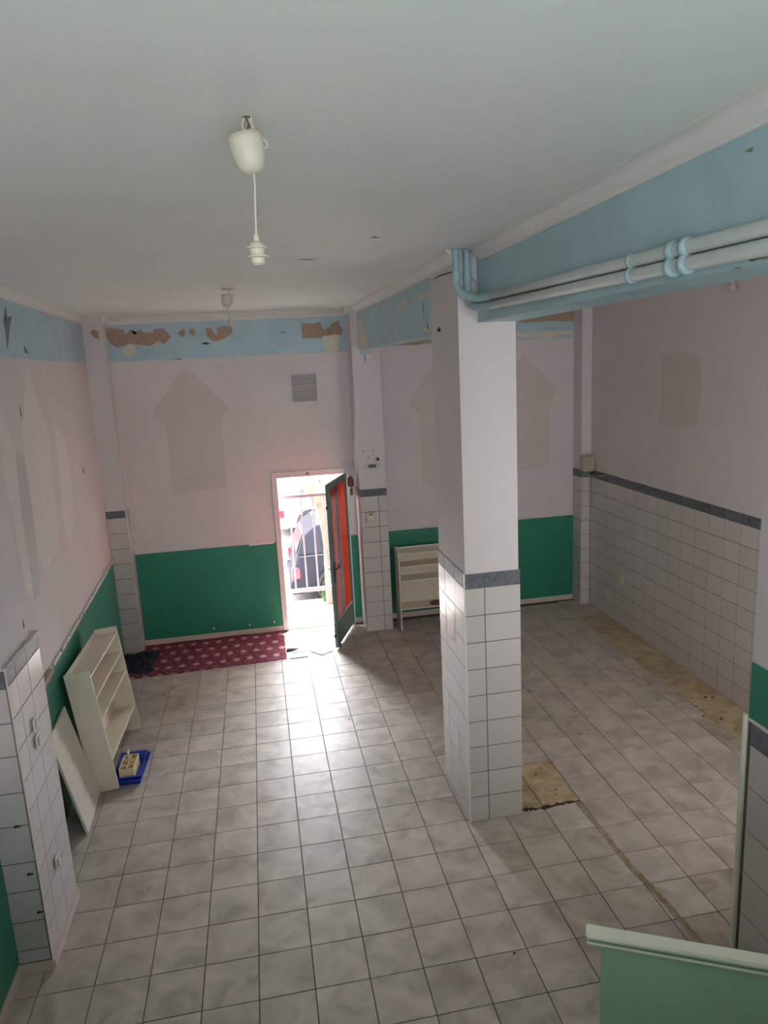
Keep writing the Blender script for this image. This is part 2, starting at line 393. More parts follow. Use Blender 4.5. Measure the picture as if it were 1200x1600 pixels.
# piece size in view decides which are single parts (the nearest 300)
Mi = cam_ob.rotation_euler.to_matrix()
def view(p):
    v = Mi.transposed() @ (Vector(p) - cam_ob.location)
    return (1117.78*v.x/-v.z+600, 800-1117.78*v.y/-v.z, -v.z) if v.z < -.01 else None
def vis(c):
    w = view(((c[0]+c[1])/2, (c[2]+c[3])/2, 0))
    if w is None or not (-30 < w[0] < 1230 and -30 < w[1] < 1640): return 99
    if 3.12 < (c[0]+c[1])/2 and 690 < w[0] < 815 and w[1] < 1280: return 50+w[2]
    return w[2]
cells.sort(key=vis)
stuff = bmesh.new()
def tile_mat(c):
    xm, ym = (c[0]+c[1])/2, (c[2]+c[3])/2
    if xm > 5.46: return M_floory if 1.2 < ym < 5.0 else M_floor
    if 2.97 < xm < 3.63 and 1.0 < ym < 1.65: return M_floory
    if 5.13 < xm and 1.3 < ym < 2.0: return M_floorh
    if 3.63 < xm < 4.3 and -.66 < ym < -.33 or 3.96 < xm < 4.3 and -.33 < ym < .0: return M_floorh
    if 3.63 < xm < 3.96 and -.99 < ym < -.66: return M_floorh
    return M_floor
for k, c in enumerate(cells):
    w, h = c[1]-c[0]-.006, c[3]-c[2]-.006
    if w < .02 or h < .02: continue
    me = piece_mesh(w, h, .0085, .0012, tile_mat(c))
    mt = frF @ Matrix.Translation(((c[0]+c[1])/2, (c[2]+c[3])/2, random.uniform(-.0006,.0006))) @ Euler((random.uniform(-.0022,.0022), random.uniform(-.0022,.0022), 0)).to_matrix().to_4x4()
    if k < 298: link('tile', me, floor, mt)
    else:
        n0 = len(stuff.verts); b2 = bmesh.new(); b2.from_mesh(me); b2.transform(mt)
        mm = 1 if tile_mat(c) is M_floory else 0
        for f in b2.faces: f.material_index = mm
        t_ = bpy.data.meshes.new('t'); b2.to_mesh(t_); b2.free(); stuff.from_mesh(t_); bpy.data.meshes.remove(t_)
o = bm_obj('tile_field', stuff, [M_floor, M_floory], floor); o['kind'] = 'stuff'; o['label'] = 'farther floor tiles of the same grey-beige kind'
# residue and marks lying on the floor
def floor_strip(name, pts, w, m, z=.001, parent=floor, th=.0012, amp=.006):
    bm = bmesh.new(); P_ = smooth_path(pts, 10); L_, R_ = [], []
    for i, p in enumerate(P_):
        d = (P_[min(i+1, len(P_)-1)] - P_[max(i-1, 0)]).normalized(); s = Vector((-d.y, d.x, 0))
        a = w*(.5 + random.uniform(-1,1)*amp/w); b = w*(.5 + random.uniform(-1,1)*amp/w)
        L_.append(bm.verts.new(p + s*a + Vector((0,0,z+th)))); R_.append(bm.verts.new(p - s*b + Vector((0,0,z+th))))
    for i in range(len(P_)-1): bm.faces.new((L_[i], R_[i], R_[i+1], L_[i+1]))
    g = bmesh.ops.extrude_face_region(bm, geom=bm.faces[:])
    for v in g['geom']:
        if isinstance(v, bmesh.types.BMVert): v.co.z -= th
    return bm_obj(name, bm, m, parent)
o = floor_strip('tape_residue', [(3.60,1.0,0),(3.617,.6,0),(3.625,.25,0),(3.66,-.05,0),(3.68,-.3,0),(3.70,-.52,0),(3.73,-.66,0)], .045, M_tape); o['label'] = 'brown line of adhesive residue along a floor joint'
o = floor_strip('dark_residue', [(3.12,1.0,0),(3.25,.985,0),(3.45,1.0,0),(3.62,1.0,0)], .028, M_tar, amp=.016, z=.0015); o['label'] = 'dark red crumbly residue at the edge of the yellowed tiles'
for (x, y, r) in ((3.42,1.45,.012),(3.2,1.36,.008),(3.33,1.33,.008),(3.5,1.2,.01),(3.47,1.13,.008),(3.3,1.3,.006),(3.73,-.6,.012),(3.78,-.63,.01),(5.68,2.35,.02),(5.74,2.32,.014),(5.6,2.36,.01),(5.55,1.9,.02),(5.42,2.0,.016),(5.47,2.2,.012),(-.06,4.05,.013),(4.1,2.0,.01),(4.2,2.05,.008),(1.95,2.9,.012),(2.55,-.35,.01)):
    bm = bmesh.new(); n = 7
    pts = [(x + r*random.uniform(.6,1.3)*math.cos(2*math.pi*i/n), y + r*random.uniform(.5,1.1)*math.sin(2*math.pi*i/n)) for i in range(n)]
    bm.free(); poly('speck', frame((0,0,0),(1,0,0),(0,1,0)), pts, .0005, M_tar, floor, .002)

# ceiling
bm = bmesh.new(); bbox(bm, -1.2, 6.1, -6.2, 6.0, H, H+.15)
ceiling = structure('ceiling', bm, M_ceil, 'plain off-white plaster ceiling', 'ceiling')
frC = frame((0,0,H), (1,0,0), (0,-1,0))
for pts in ([(1.62,1.2),(1.7,1.18),(1.76,1.2),(1.7,1.21)], [(2.0,.4),(2.02,.37),(2.06,.4)]):
    poly('paint_chip', frC, [(a, -b) for a, b in pts], .0005, M_dark, ceiling, .0015)

# back wall with the door opening 1.39..2.42 x 0..2.25
bm = bmesh.new()
for b in ((-1.2,1.39,5.72,5.97,0,H), (2.42,6.1,5.72,5.97,0,H), (1.39,2.42,5.72,5.97,2.25,H)): bbox(bm, *b)
wall_back = structure('wall_back', bm, M_wall, 'white back wall with green dado and peeling blue band around the street door', 'wall')
frB = frame((0,5.72,0), (1,0,0))
def panel(name, x0, x1, z0, z1, m, fr, parent, t=.012, bev=.002):
    bm = bmesh.new(); bbox(bm, x0, x1, z0, z1, 0, t); bmesh.ops.bevel(bm, geom=bm.edges[:], offset=bev, segments=1, affect='EDGES')
    return bm_obj(name, bm, m, parent, fr)
panel('blue_band', -.52, 2.535, 3.80, 4.27, M_bluep, frB, wall_back, .006)['label'] = 'pale blue painted band, left bay'
panel('blue_band', 2.88, 5.745, 3.84, 4.27, M_bluep, frB, wall_back, .006)['label'] = 'pale blue painted band, right bays'
panel('green_panel', -.49, 1.385, .075, 1.285, M_green, frB, wall_back)['label'] = 'dark green dado left of the door'
panel('green_panel', 2.425, 2.52, .075, 1.285, M_green, frB, wall_back)['label'] = 'narrow green dado strip right of the door'
panel('green_panel', 2.90, 5.73, .075, 1.30, M_green, frB, wall_back)['label'] = 'dark green dado of the right bays'
def moulding(name, x0, x1, z, fr, parent, m=M_cove):
    bm = bmesh.new(); n = int((x1-x0)/.12); pts = []
    for i in range(n+1):
        x = x0 + (x1-x0)*i/n; pts.append((x, z + random.uniform(.012,.022)))
    bot = [(x1, z), (x0, z)]
    bm.free(); return poly(name, fr, pts + bot, .004, m, parent, .012)
moulding('dado_edge', 2.90, 5.73, 1.30, frB, wall_back)
panel('filler_strip', 1.02, 1.36, 1.27, 1.30, M_light, frB, wall_back, .014)
us = frange(-.49, 1.385, .33)
tile_field(wall_back, frB, us, [.0, .078], M_base, .003, .016, 'skirting_tile')
tile_field(wall_back, frB, frange(2.90, 5.73, .33), [.0, .05], M_base, .003, .016, 'skirting_tile')
tile_field(wall_back, frB, [2.425, 2.52], [.0, .05], M_base, .003, .016, 'skirting_tile')
for k in ('back_p1','back_p2','back_p3','back_p4','back_p5'):
    poly('peeled_patch', frB, jag(PATCH[k], .006), .0062, M_brown, wall_back)
for k in ('back_c1','back_c2','bay_c'): poly('cream_patch', frB, jag(PATCH[k], .01), .0058 + .0005, M_cream, wall_back)
for k in ('back_k1','back_k2','back_k3'): poly('lifted_flake', frB, PATCH[k], .0075, M_dark, wall_back)
poly('peeled_patch', frB, jag(PATCH['bay_p'], .012), .0062, M_brown, wall_back)
poly('peeled_patch', frB, jag([(2.95,3.85),(3.3,3.845),(3.75,3.85),(3.75,4.2),(3.2,4.16),(2.95,4.2)], .01), .0062, M_brown, wall_back)
for k in ('arrow1','arrow2','arrow3'): poly('faded_mark', frB, jag(PATCH[k], .006), .0002, M_stain1, wall_back, .0006)['label'] = 'faint arrow-shaped mark in the paint'
for (x, z) in ((.43,.13),(.92,.13),(1.26,.13)): panel('wall_clip', x, x+.022, z, z+.03, M_plast, frB, wall_back, .03)
for (x, z) in ((1.60,2.82),(2.33,2.83),(2.42,2.83),(.85,2.66),(.92,2.1),(.62,1.98),(-.42,2.86),(-.38,2.84),(-.41,2.45),(-.38,2.44)):
    poly('screw_hole', frB, [(x-.004,z-.004),(x+.004,z-.004),(x+.005,z+.003),(x-.004,z+.005)], .0003, M_dark, wall_back)
panel('cable_ridge', 1.62, 2.42, 2.845, 2.851, M_stain1, frB, wall_back, .004, .001)
panel('cable_ridge', -.44, -.435, 1.6, 2.84, M_stain2, frB, wall_back, .006, .001)
for x0, x1 in ((4.86,4.93),(5.45,5.66)): panel('tape_mark', x0, x1, 1.62, 1.65, M_cream, frB, wall_back, .001, .0003)

# left wall (slightly skewed): green dado, blue band, filler streaks
uL = Vector((-.0397, 1, 0)).normalized()
frL = frame((XL(0), 0, 0), uL)               # local u runs with y, n into the room
bm = bmesh.new(); bbox(bm, .19, 5.98, 0, H, -.3, 0); bm.transform(frL)
wall_left = structure('wall_left', bm, M_wall, 'white left wall with green dado, filler streaks and blue top band', 'wall')
panel('blue_band', .66, 5.5, 3.80, 4.27, M_bluep, frL, wall_left, .006)
panel('green_panel', .85, 5.5, .02, 1.28, M_green, frL, wall_left, .012)['label'] = 'green dado of the left wall'
# broken white edging on the green dado
u = 1.9
while u < 5.45:
    l = random.uniform(.12, .5)
    poly('dado_edge', frL, [(u,1.268),(u+l,1.268),(u+l-.01,1.296+random.uniform(-.005,.006)),(u+l*.5,1.302),(u+.012,1.293)], .004, M_cove, wall_left, .018)
    u += l + random.choice((.012, .03, .06))
panel('loose_ledge', 1.55, 1.92, 1.27, 1.31, mat('pink_wood', S(176,146,138), .7, .1, 20), frL, wall_left, .05, .004)
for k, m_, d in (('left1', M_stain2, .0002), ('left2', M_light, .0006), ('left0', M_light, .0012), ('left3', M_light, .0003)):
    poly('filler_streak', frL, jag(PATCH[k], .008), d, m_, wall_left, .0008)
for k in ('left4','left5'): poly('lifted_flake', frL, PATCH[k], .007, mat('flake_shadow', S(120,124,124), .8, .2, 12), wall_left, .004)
for k in ('left6','left7'): poly('lifted_flake', frL, PATCH[k], .001, M_dark, wall_left, .001)
tile_field(wall_left, frL, [.19], [0], M_tile)

# right wall with tiles to 2 m
bm = bmesh.new(); bbox(bm, 5.88, 6.1, -6.2, 5.98, 0, H)
wall_right = structure('wall_right', bm, M_wall, 'right side wall, white paint above grey-white tiles', 'wall')
frR = frame((5.88, 0, 0), (0, -1, 0))
bm = bmesh.new(); bbox(bm, -5.45, .62, 0, 2.0, 0, .004); bm_obj('grout_bed', bm, M_grout, wall_right, frR)
ROWS = [1.895/9*i for i in range(10)]
RU = frange(-5.45, -.2, .25)
frRt = frame((5.877, 0, 0), (0, -1, 0))
tile_field(wall_right, frRt, RU, ROWS, M_tile)
tile_field(wall_right, frRt, RU, [1.895, 2.0], M_band, name='slate_tile')
poly('faded_mark', frR, jag([(-a, b) for a, b in PATCH['patchR']], .01), .0002, M_stain1, wall_right, .0006)
panel('wall_socket', -4.55, -4.47, .58, .68, M_plast, frR, wall_right, .02, .004)

# wall behind the camera, and the enclosing block right of the stairs
bm = bmesh.new()
wx0, wx1, wz0, wz1 = 1.7-REAR_W/2, 1.7+REAR_W/2, 3.0-REAR_H/2, 3.0+REAR_H/2
for b in ((-1.2,wx0,-6.2,-6.05,0,H), (wx1,6.1,-6.2,-6.05,0,H), (wx0,wx1,-6.2,-6.05,0,wz0), (wx0,wx1,-6.2,-6.05,wz1,H)): bbox(bm, *b)
structure('wall_rear', bm, M_wall, 'plain white rear wall with a wide opening added for fill light', 'wall')
bm = bmesh.new(); bbox(bm, -.48, 3.88, -6.05, -2.95, 1.85, 2.0)
structure('floor_landing', bm, M_parap, 'stair landing slab from which the room is seen', 'floor')
bm = bmesh.new(); bbox(bm, -.9, -.48, -6.2, .192, 0, H)
wall_stair = structure('wall_near_left', bm, M_wall, 'near left wall with dark green dado at the picture edge', 'wall')
frN = frame((-.48, 0, 0), (0, 1, 0))
panel('green_panel', -6.0, .19, .08, 1.27, M_green, frN, wall_stair, .008)
tile_field(wall_stair, frN, frange(-6.0, .18, .33), [0, .08], M_base, .003, .016, 'skirting_tile')
bm = bmesh.new()
for b in ((3.88,4.15,-6.2,-.62,0,H), (5.75,5.9,-6.2,-.62,0,H), (4.15,5.75,-6.2,-.62,0,1.2), (4.15,5.75,-6.2,-.62,3.0,H), (4.15,5.75,-6.2,-.95,1.2,3.0)): bbox(bm, *b)  # recess facing the right bay is added to hold its fill lamp
wall_nr = structure('wall_near_right', bm, M_wall, 'near right wall corner, white over green over grey-white tiles', 'wall')
frP = frame((3.88, 0, 0), (0, -1, 0))
panel('green_panel', .62, 3.2, 1.535, 1.88, M_green, frP, wall_nr, .010, .004)
bm = bmesh.new(); bbox(bm, .62, 3.2, 0, 1.53, 0, .004); bm_obj('grout_bed', bm, M_grout, wall_nr, frP)
frPt = frame((3.876, 0, 0), (0, -1, 0))
RR = [0, .285, .565, .842, 1.118, 1.385]
tile_field(wall_nr, frPt, frange(.645, 3.2, .33), RR, M_tile)
tile_field(wall_nr, frPt, frange(.645, 3.2, .33), [1.385, 1.53], M_band, name='slate_tile')
bm = bmesh.new(); add_tube(bm, [(3.866,-.607,0),(3.864,-.607,.7),(3.866,-.607,1.555)], .016, 8); bm_obj('corner_strip', bm, M_cap, wall_nr)
moulding('dado_edge', .62, 3.2, 1.528, frP, wall_nr)

# near left pier, tiled to 2 m
bm = bmesh.new(); bbox(bm, -.9, -.286, .196, .838, 0, 2.01); bbox(bm, -.9, -.298, .20, .74, 2.0, H)
pier = structure('pillar', bm, M_wall, 'near left pier tiled to two metres with switches, white plaster above', 'pillar')
frS = frame((-.286, 0, 0), (0, 1, 0)); frS2 = frame((0, .196, 0), (1, 0, 0))
bm = bmesh.new(); bbox(bm, .196, .84, .06, 2.0, 0, .003); bm_obj('grout_bed', bm, M_grout, pier, frS)
bm = bmesh.new(); bbox(bm, -.48, -.282, .06, 2.0, 0, .003); bm_obj('grout_bed', bm, M_grout, pier, frS2)
PR = [.075, .165, .365, .575, .77, 1.02, 1.235, 1.47, 1.68, 1.895]
tile_field(pier, frame((-.284,0,0),(0,1,0)), [.196, .368, .583, .845], [.06 + 1.835/9*i for i in range(10)], M_tile)
tile_field(pier, frame((-.284,0,0),(0,1,0)), [.196, .368, .583, .845], [1.895, 2.0], M_band, name='slate_tile')
M_shade = M_tile
tile_field(pier, frame((0,.194,0),(1,0,0)), [-.475, -.284], PR, M_tile)
tile_field(pier, frame((0,.194,0),(1,0,0)), [-.475, -.284], [1.895, 2.0], M_band, name='slate_tile')
tile_field(pier, frS, [.196, .845], [0, .058], M_base, .003, .022, 'skirting_tile')
tile_field(pier, frS2, [-.48, -.272], [0, .072], M_base, .003, .016, 'skirting_tile')
panel('filler_strip', -.475, -.284, .775, .84, M_stain2, frS2, pier, .006)
panel('filler_strip', -.475, -.284, .40, .45, M_stain2, frS2, pier, .006)
for (x, z) in ((-.35,1.02),(-.325,.69),(-.305,.42)):
    poly('broken_hole', frS2, jag([(x-.02,z-.002),(x-.010,z-.014),(x-.002,z-.006),(x+.012,z-.010),(x+.026,z+.006),(x+.006,z+.006),(x-.004,z+.012)], .004, 4), .0062, M_dark, pier, .0012)
bm = bmesh.new(); bbox(bm, -.279, -.2735, .186, .198, .06, 2.02); bm_obj('corner_strip', bm, M_trim, pier)
moulding('dado_edge', .19, .845, 2.0, frS, pier, M_stain1)
poly('screw_hole', frame((-.298,0,0),(0,1,0)), [(.66,2.10),(.672,2.085),(.682,2.115),(.668,2.15)], .0005, M_dark, pier)

# left far column
bm = bmesh.new(); bbox(bm, -.85, -.492, 5.50, 5.74, 0, H)
colL = structure('pillar', bm, M_wall, 'far left corner column, white with grey-tiled lower part', 'pillar')
frK = frame((0, 5.50, 0), (1, 0, 0))
bm = bmesh.new(); bbox(bm, -.74, -.494, 0, 1.93, 0, .003); bm_obj('grout_bed', bm, M_grout, colL, frK)
KR = [1.84/9*i for i in range(10)]
tile_field(colL, frame((0,5.498,0),(1,0,0)), [-.735, -.494], KR, M_tile)
tile_field(colL, frame((0,5.498,0),(1,0,0)), [-.735, -.494], [1.84, 1.935], M_band, name='slate_tile')
bm = bmesh.new(); bbox(bm, -.494, -.476, 5.486, 5.50, 0, 1.935); bbox(bm, -.492, -.48, 5.494, 5.505, 1.935, 4.27); bm_obj('corner_strip', bm, M_trim, colL)
bm = bmesh.new(); bbox(bm, -.486, -.482, 5.50, 5.718, 0, 1.93); bm_obj('side_tile', bm, M_tile, colL)
poly('peeled_patch', frK, jag(PATCH['col_p'], .006), .0005, M_brown, colL)

# column right of the door
bm = bmesh.new(); bbox(bm, 2.528, 2.89, 5.308, 5.74, 0, H)
colD = structure('pillar', bm, M_wall, 'column right of the street door, tiled to two metres', 'pillar')
frD = frame((0, 5.308, 0), (1, 0, 0)); frDs = frame((2.528, 0, 0), (0, -1, 0))
bm = bmesh.new(); bbox(bm, 2.532, 2.888, 0, 1.99, 0, .003); bm_obj('grout_bed', bm, M_grout, colD, frD)
bm = bmesh.new(); bbox(bm, -5.72, -5.31, 0, 1.99, 0, .003); bm_obj('grout_bed', bm, M_grout, colD, frDs)
tile_field(colD, frame((0,5.306,0),(1,0,0)), [2.528, 2.775, 2.89], ROWS, M_tile)
tile_field(colD, frame((0,5.306,0),(1,0,0)), [2.528, 2.775, 2.89], [1.895, 1.995], M_band, name='slate_tile')
tile_field(colD, frame((2.526,0,0),(0,-1,0)), [-5.715, -5.56, -5.308], ROWS, M_tile)
tile_field(colD, frame((2.526,0,0),(0,-1,0)), [-5.715, -5.56, -5.308], [1.895, 1.995], M_band, name='slate_tile')
for (x, z) in ((2.60,2.50),(2.74,2.50),(2.67,2.41)):
    poly('screw_hole', frD, [(x-.008,z-.006),(x+.007,z-.007),(x+.008,z+.006),(x-.006,z+.008)], .0003, M_dark, colD)

# column in the far right corner
bm = bmesh.new(); bbox(bm, 5.735, 5.90, 5.455, 5.74, 0, H)
colR = structure('pillar', bm, M_wall, 'far right corner column behind the grey junction box', 'pillar')
frQ = frame((0, 5.455, 0), (1, 0, 0)); frQs = frame((5.735, 0, 0), (0, -1, 0))
bm = bmesh.new(); bbox(bm, 5.738, 5.876, 0, 2.0, 0, .003); bm_obj('grout_bed', bm, M_grout, colR, frQ)
bm = bmesh.new(); bbox(bm, -5.72, -5.457, 0, 2.0, 0, .003); bm_obj('grout_bed', bm, M_grout, colR, frQs)
tile_field(colR, frame((0,5.453,0),(1,0,0)), [5.735, 5.872], ROWS, M_tile)
tile_field(colR, frame((0,5.453,0),(1,0,0)), [5.735, 5.872], [1.895, 2.0], M_band, name='slate_tile')
tile_field(colR, frame((5.733,0,0),(0,-1,0)), [-5.715, -5.455], ROWS, M_tile)
tile_field(colR, frame((5.733,0,0),(0,-1,0)), [-5.715, -5.455], [1.895, 2.0], M_band, name='slate_tile')

# free-standing middle pillar
bm = bmesh.new(); bbox(bm, 2.68, 3.095, .955, 1.72, 0, H)
pil = structure('pillar', bm, M_wall, 'large square pillar in mid-room, white above slate band and grey-white tiles', 'pillar')
fr1 = frame((0, .955, 0), (1, 0, 0)); fr2 = frame((2.68, 0, 0), (0, -1, 0)); fr3 = frame((3.095, 0, 0), (0, 1, 0))
bm = bmesh.new(); bbox(bm, 2.67, 3.10, 0, 2.055, 0, .006); bm_obj('grout_bed', bm, M_grout, pil, fr1)
bm = bmesh.new(); bbox(bm, -1.72, -.95, 0, 2.055, 0, .006); bm_obj('grout_bed', bm, M_grout, pil, fr2)
bm = bmesh.new(); bbox(bm, .95, 1.72, 0, 2.055, 0, .006); bm_obj('grout_bed', bm, M_grout, pil, fr3)
PRW = [1.945/9*i for i in range(10)]
PU1 = [2.668, 2.825, 3.108]
tile_field(pil, frame((0,.950,0),(1,0,0)), PU1, PRW, M_tile)
tile_field(pil, frame((0,.950,0),(1,0,0)), PU1, [1.945, 2.06], M_band, name='slate_tile')
PU2 = [-1.73, -1.525, -1.23, -.945]
tile_field(pil, frame((2.675,0,0),(0,-1,0)), PU2, PRW, M_tile)
tile_field(pil, frame((2.675,0,0),(0,-1,0)), PU2, [1.945, 2.06], M_band, name='slate_tile')
tile_field(pil, frame((3.10,0,0),(0,1,0)), [.945, 1.2, 1.46, 1.73], PRW, M_tile)
tile_field(pil, frame((3.10,0,0),(0,1,0)), [.945, 1.2, 1.46, 1.73], [1.945, 2.06], M_band, name='slate_tile')
bm = bmesh.new(); bbox(bm, 2.664, 2.672, .938, .946, 0, 2.07); bm_obj('corner_strip', bm, M_cap, pil)
orn = panel('ornament_tile', -1.49, -1.26, 1.40, 1.64, M_orn, frame((2.6722,0,0),(0,-1,0)), pil, .0012, .0004); orn['label'] = 'small framed tile with a reddish ornament'
for u0, u1, v0, v1 in ((-1.49,-1.26,1.40,1.406),(-1.49,-1.26,1.634,1.64),(-1.49,-1.484,1.40,1.64),(-1.266,-1.26,1.40,1.64)):
    panel('ornament_border', u0, u1, v0, v1, M_brn0, frame((2.6722,0,0),(0,-1,0)), pil, .0018, .0004)
orn.data.materials[0] = M_orn
poly('peeled_patch', fr2, jag([(-a, b) for a, b in PATCH['pil_c']], .004), .0005, M_cream, pil)
poly('crack', fr2, [(-1.70,4.225),(-1.4,4.235),(-1.1,4.22),(-.97,4.215),(-1.1,4.212),(-1.4,4.225)], .0008, M_dark, pil)

# beams
bm = bmesh.new(); v_ = bbox(bm, 2.679, 2.95, 1.70, 5.33, 3.82, H)
for q_ in v_:
    if q_.co.x < 2.7 and q_.co.y > 5: q_.co.x = 2.615
beam1 = structure('beam', bm, M_bluep, 'pale blue flaking ceiling beam between door column and middle pillar', 'beam')
frb = frame((2.679+1.7*.064/3.63, 0, 0), (.064/3.63, -1, 0))
for k in range(8): poly('cream_patch', frb, jag([(-a, b) for a, b in PATCH['beam_c%d' % k]], .012), .0003, M_cream, beam1)
poly('crack', frb, [(-1.93,4.10),(-1.95,4.03),(-1.94,3.97),(-1.935,4.03)], .001, M_dark, beam1)
poly('crack', frb, [(-1.84,3.90),(-1.80,3.86),(-1.79,3.87),(-1.82,3.92)], .001, M_dark, beam1)
bm = bmesh.new(); bbox(bm, 2.82, 3.105, -6.2, .957, 3.86, H)
beam2 = structure('beam', bm, M_bluep, 'long pale blue ceiling beam carrying two pipes toward the viewer', 'beam')
frb2 = frame((2.82, 0, 0), (0, -1, 0))
for k in range(3): poly('rust_patch', frb2, jag([(-a, b) for a, b in PATCH['rust%d' % k]], .01), .0005, M_rust, beam2)
poly('rust_patch', frb2, jag([(1.2,3.955),(1.6,3.94),(2.4,3.93),(2.4,3.96),(1.6,3.975)], .006), .0005, M_rust, beam2)

# cornices: stepped profile extruded along a straight run
def cornice(name, fr, u0, u1, parent, h=.085, w=.085, m=M_cove):
    prof = [(0, 0), (.012, 0), (.016, .018), (.034, .03), (w-.022, h-.028), (w-.02, h-.014), (w, h-.012), (w, h), (0, h)]
    bm = bmesh.new()
    A = [bm.verts.new((u0, H-h+z, n)) for n, z in prof]; B = [bm.verts.new((u1, H-h+z, n)) for n, z in prof]
    n_ = len(prof)
    for i in range(n_): bm.faces.new((A[i], A[(i+1)%n_], B[(i+1)%n_], B[i]))
    bm.faces.new(A); bm.faces.new(list(reversed(B)))
    return bm_obj(name, bm, m, parent, fr)
cornice('cornice', frL, .2, 5.72, wall_left)
cornice('cornice', frB, -.78, 2.62, wall_back)
cornice('cornice', frB, 2.9, 5.88, wall_back)
cornice('cornice', frame((0,5.50,0),(1,0,0)), -.85, -.48, colL)
cornice('cornice', frame((-.482,0,0),(0,1,0)), 5.42, 5.72, colL)
cornice('cornice', frD, 2.45, 2.89, colD)
cornice('cornice', frDs, -5.72, -5.22, colD)
cornice('cornice', frb, -5.33, -1.70, beam1)
cornice('cornice', fr2, -1.72, -.93, pil, .085, .085)
cornice('cornice', frb2, -.86, 6.0, beam2)
cornice('cornice', frame((3.105,0,0),(0,1,0)), -6.0, .95, beam2)
cornice('cornice', frame((2.95,0,0),(0,1,0)), 1.7, 5.3, beam1)
cornice('cornice', frR, -5.72, .6, wall_right)

# ------------------------------------------------------------------ street door
dr = empty('door_1', (0,0,0)); props(dr, 'street doorway with white frame and green-framed orange glass leaf standing open', 'door', kind='structure')
bm = bmesh.new()
bbox(bm, 1.39, 1.465, 5.70, 5.97, 0, 2.25); bbox(bm, 2.385, 2.42, 5.70, 5.97, 0, 2.25); bbox(bm, 1.465, 2.385, 5.70, 5.97, 2.165, 2.25)
bmesh.ops.bevel(bm, geom=bm.edges[:], offset=.004, segments=1, affect='EDGES')
bm_obj('door_frame', bm, M_whitemetal, dr)
box('frame_latch', (1.86,1.90,5.692,5.70,2.195,2.215), M_black, dr)
box('threshold', (1.39,2.42,5.74,6.02,-.05,.004), M_pave, dr, .004)
# leaf local frame: u from hinge to free edge, v up, n toward viewer's left
hx, hy = 2.385, 5.66; fx, fy = 2.045, 4.79
uD = Vector((hx-fx, hy-fy, 0)); LW = uD.length
frl = frame((fx, fy, .03), uD)    # u: free edge -> hinge ; n = u x z
T2 = 2.145
def dpart(name, u0, u1, v0, v1, m, n0=-.02, n1=.02, bev=.003):
    bm = bmesh.new(); bbox(bm, u0, u1, v0, v1, n0, n1); bmesh.ops.bevel(bm, geom=bm.edges[:], offset=bev, segments=1, affect='EDGES')
    return bm_obj(name, bm, m, leaf)
leaf = bpy.data.objects.new('door_leaf', None); COL.objects.link(leaf); leaf.parent = dr; leaf.matrix_local = frl
leaf['label'] = 'green-framed leaf with orange glass, a purple-grey reflection painted in'
dpart('stile', 0, .085, 0, T2, M_doorgreen); dpart('stile', LW-.07, LW, 0, T2, M_doorgreen)
dpart('rail', .085, LW-.07, T2-.07, T2, M_doorgreen); dpart('rail', .085, LW-.07, .29, .33, M_doorgreen)
dpart('lower_panel', .085, LW-.07, 0, .29, M_doorgreen, -.012, .012)
dpart('glazing_bead', .085, LW-.07, .33, .342, M_cap, -.016, .018, .002)
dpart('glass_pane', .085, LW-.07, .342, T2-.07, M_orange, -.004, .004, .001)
for s in (-1, 1):
    bm = bmesh.new(); add_tube(bm, smooth_path([(.045,1.05,s*.02),(.045,1.05,s*.05),(.07,1.05,s*.06),(.14,1.055,s*.055),(.165,1.075,s*.05)], 5), .009, 8)
    bm_obj('handle', bm, M_black, leaf, smooth=True)
dpart('lock_plate', .015, .075, .86, 1.14, M_black, -.026, .026, .008)
for v in (1.86, .18):
    bm = bmesh.new(); add_lathe(bm, [(.012,-.006),(.028,-.006),(.028,.006),(.012,.006),(.012,-.006)], 14, Matrix.Translation((-.045, v, 0)), cap=False)
    bbox(bm, -.02, .0, v-.012, v+.012, -.005, .005); bm_obj('padlock_eye', bm, M_black, leaf)
bm = bmesh.new(); add_tube(bm, [(LW-.02,0.03,.0),(LW-.02,T2,.0)], .01, 8); bm_obj('hinge_rod', bm, M_whitemetal, leaf)
box('door_stop', (.1,.16,-.03,.0,-.025,.03), M_black, leaf, .004)
# hanging chime at the top of the hinge side
ch = empty('door_chime', (2.455, 5.62, 1.98)); props(ch, 'brown wooden door chime hanging beside the top of the open door', 'chime')
M_brn = mat('brown_wood', S(128,88,76), .5, .15, 20)
bm = bmesh.new(); add_lathe(bm, [(.004,.0),(.04,.02),(.045,.07),(.04,.12),(.01,.16)], 12); bm_obj('body', bm, M_brn, ch)
bm = bmesh.new(); add_lathe(bm, [(.004,-.12),(.022,-.10),(.024,-.02),(.004,0)], 10); bm_obj('clapper', bm, M_brn, ch)
bm = bmesh.new(); add_tube(bm, [(0,0,.16),(.0,.03,.24),(0,.098,.25)], .004, 6); bm_obj('hook', bm, M_whitemetal, ch)

# ------------------------------------------------------------------ outside
bm = bmesh.new(); bbox(bm, -6, 14, 5.97, 6.98, -.15, -.035)
side = structure('pavement', bm, mat('pavement_joint', S(110,104,100), .9, .1, 20), 'pale stone pavement outside the door', 'pavement')
PV = []
tile_field(side, frame((0,0,-.036),(1,0,0),(0,1,0)), [.5 + .62*i for i in range(6)], [5.97, 6.42, 6.84], M_pave, .008, .028, 'paving_slab', jit=.002, ch=.003)
tile_field(side, frame((0,0,-.036),(1,0,0),(0,1,0)), [.3 + .9*i for i in range(5)], [6.84, 6.98], M_pave, .008, .030, 'kerb_stone', jit=.002, ch=.004)
bm = bmesh.new(); bbox(bm, -30, 40, 6.98, 30, -.4, -.22); structure('road', bm, M_road, 'grey asphalt street beyond the pavement', 'road')
bm = bmesh.new(); bbox(bm, -8, 30, 16.0, 16.4, -.3, 6.0)
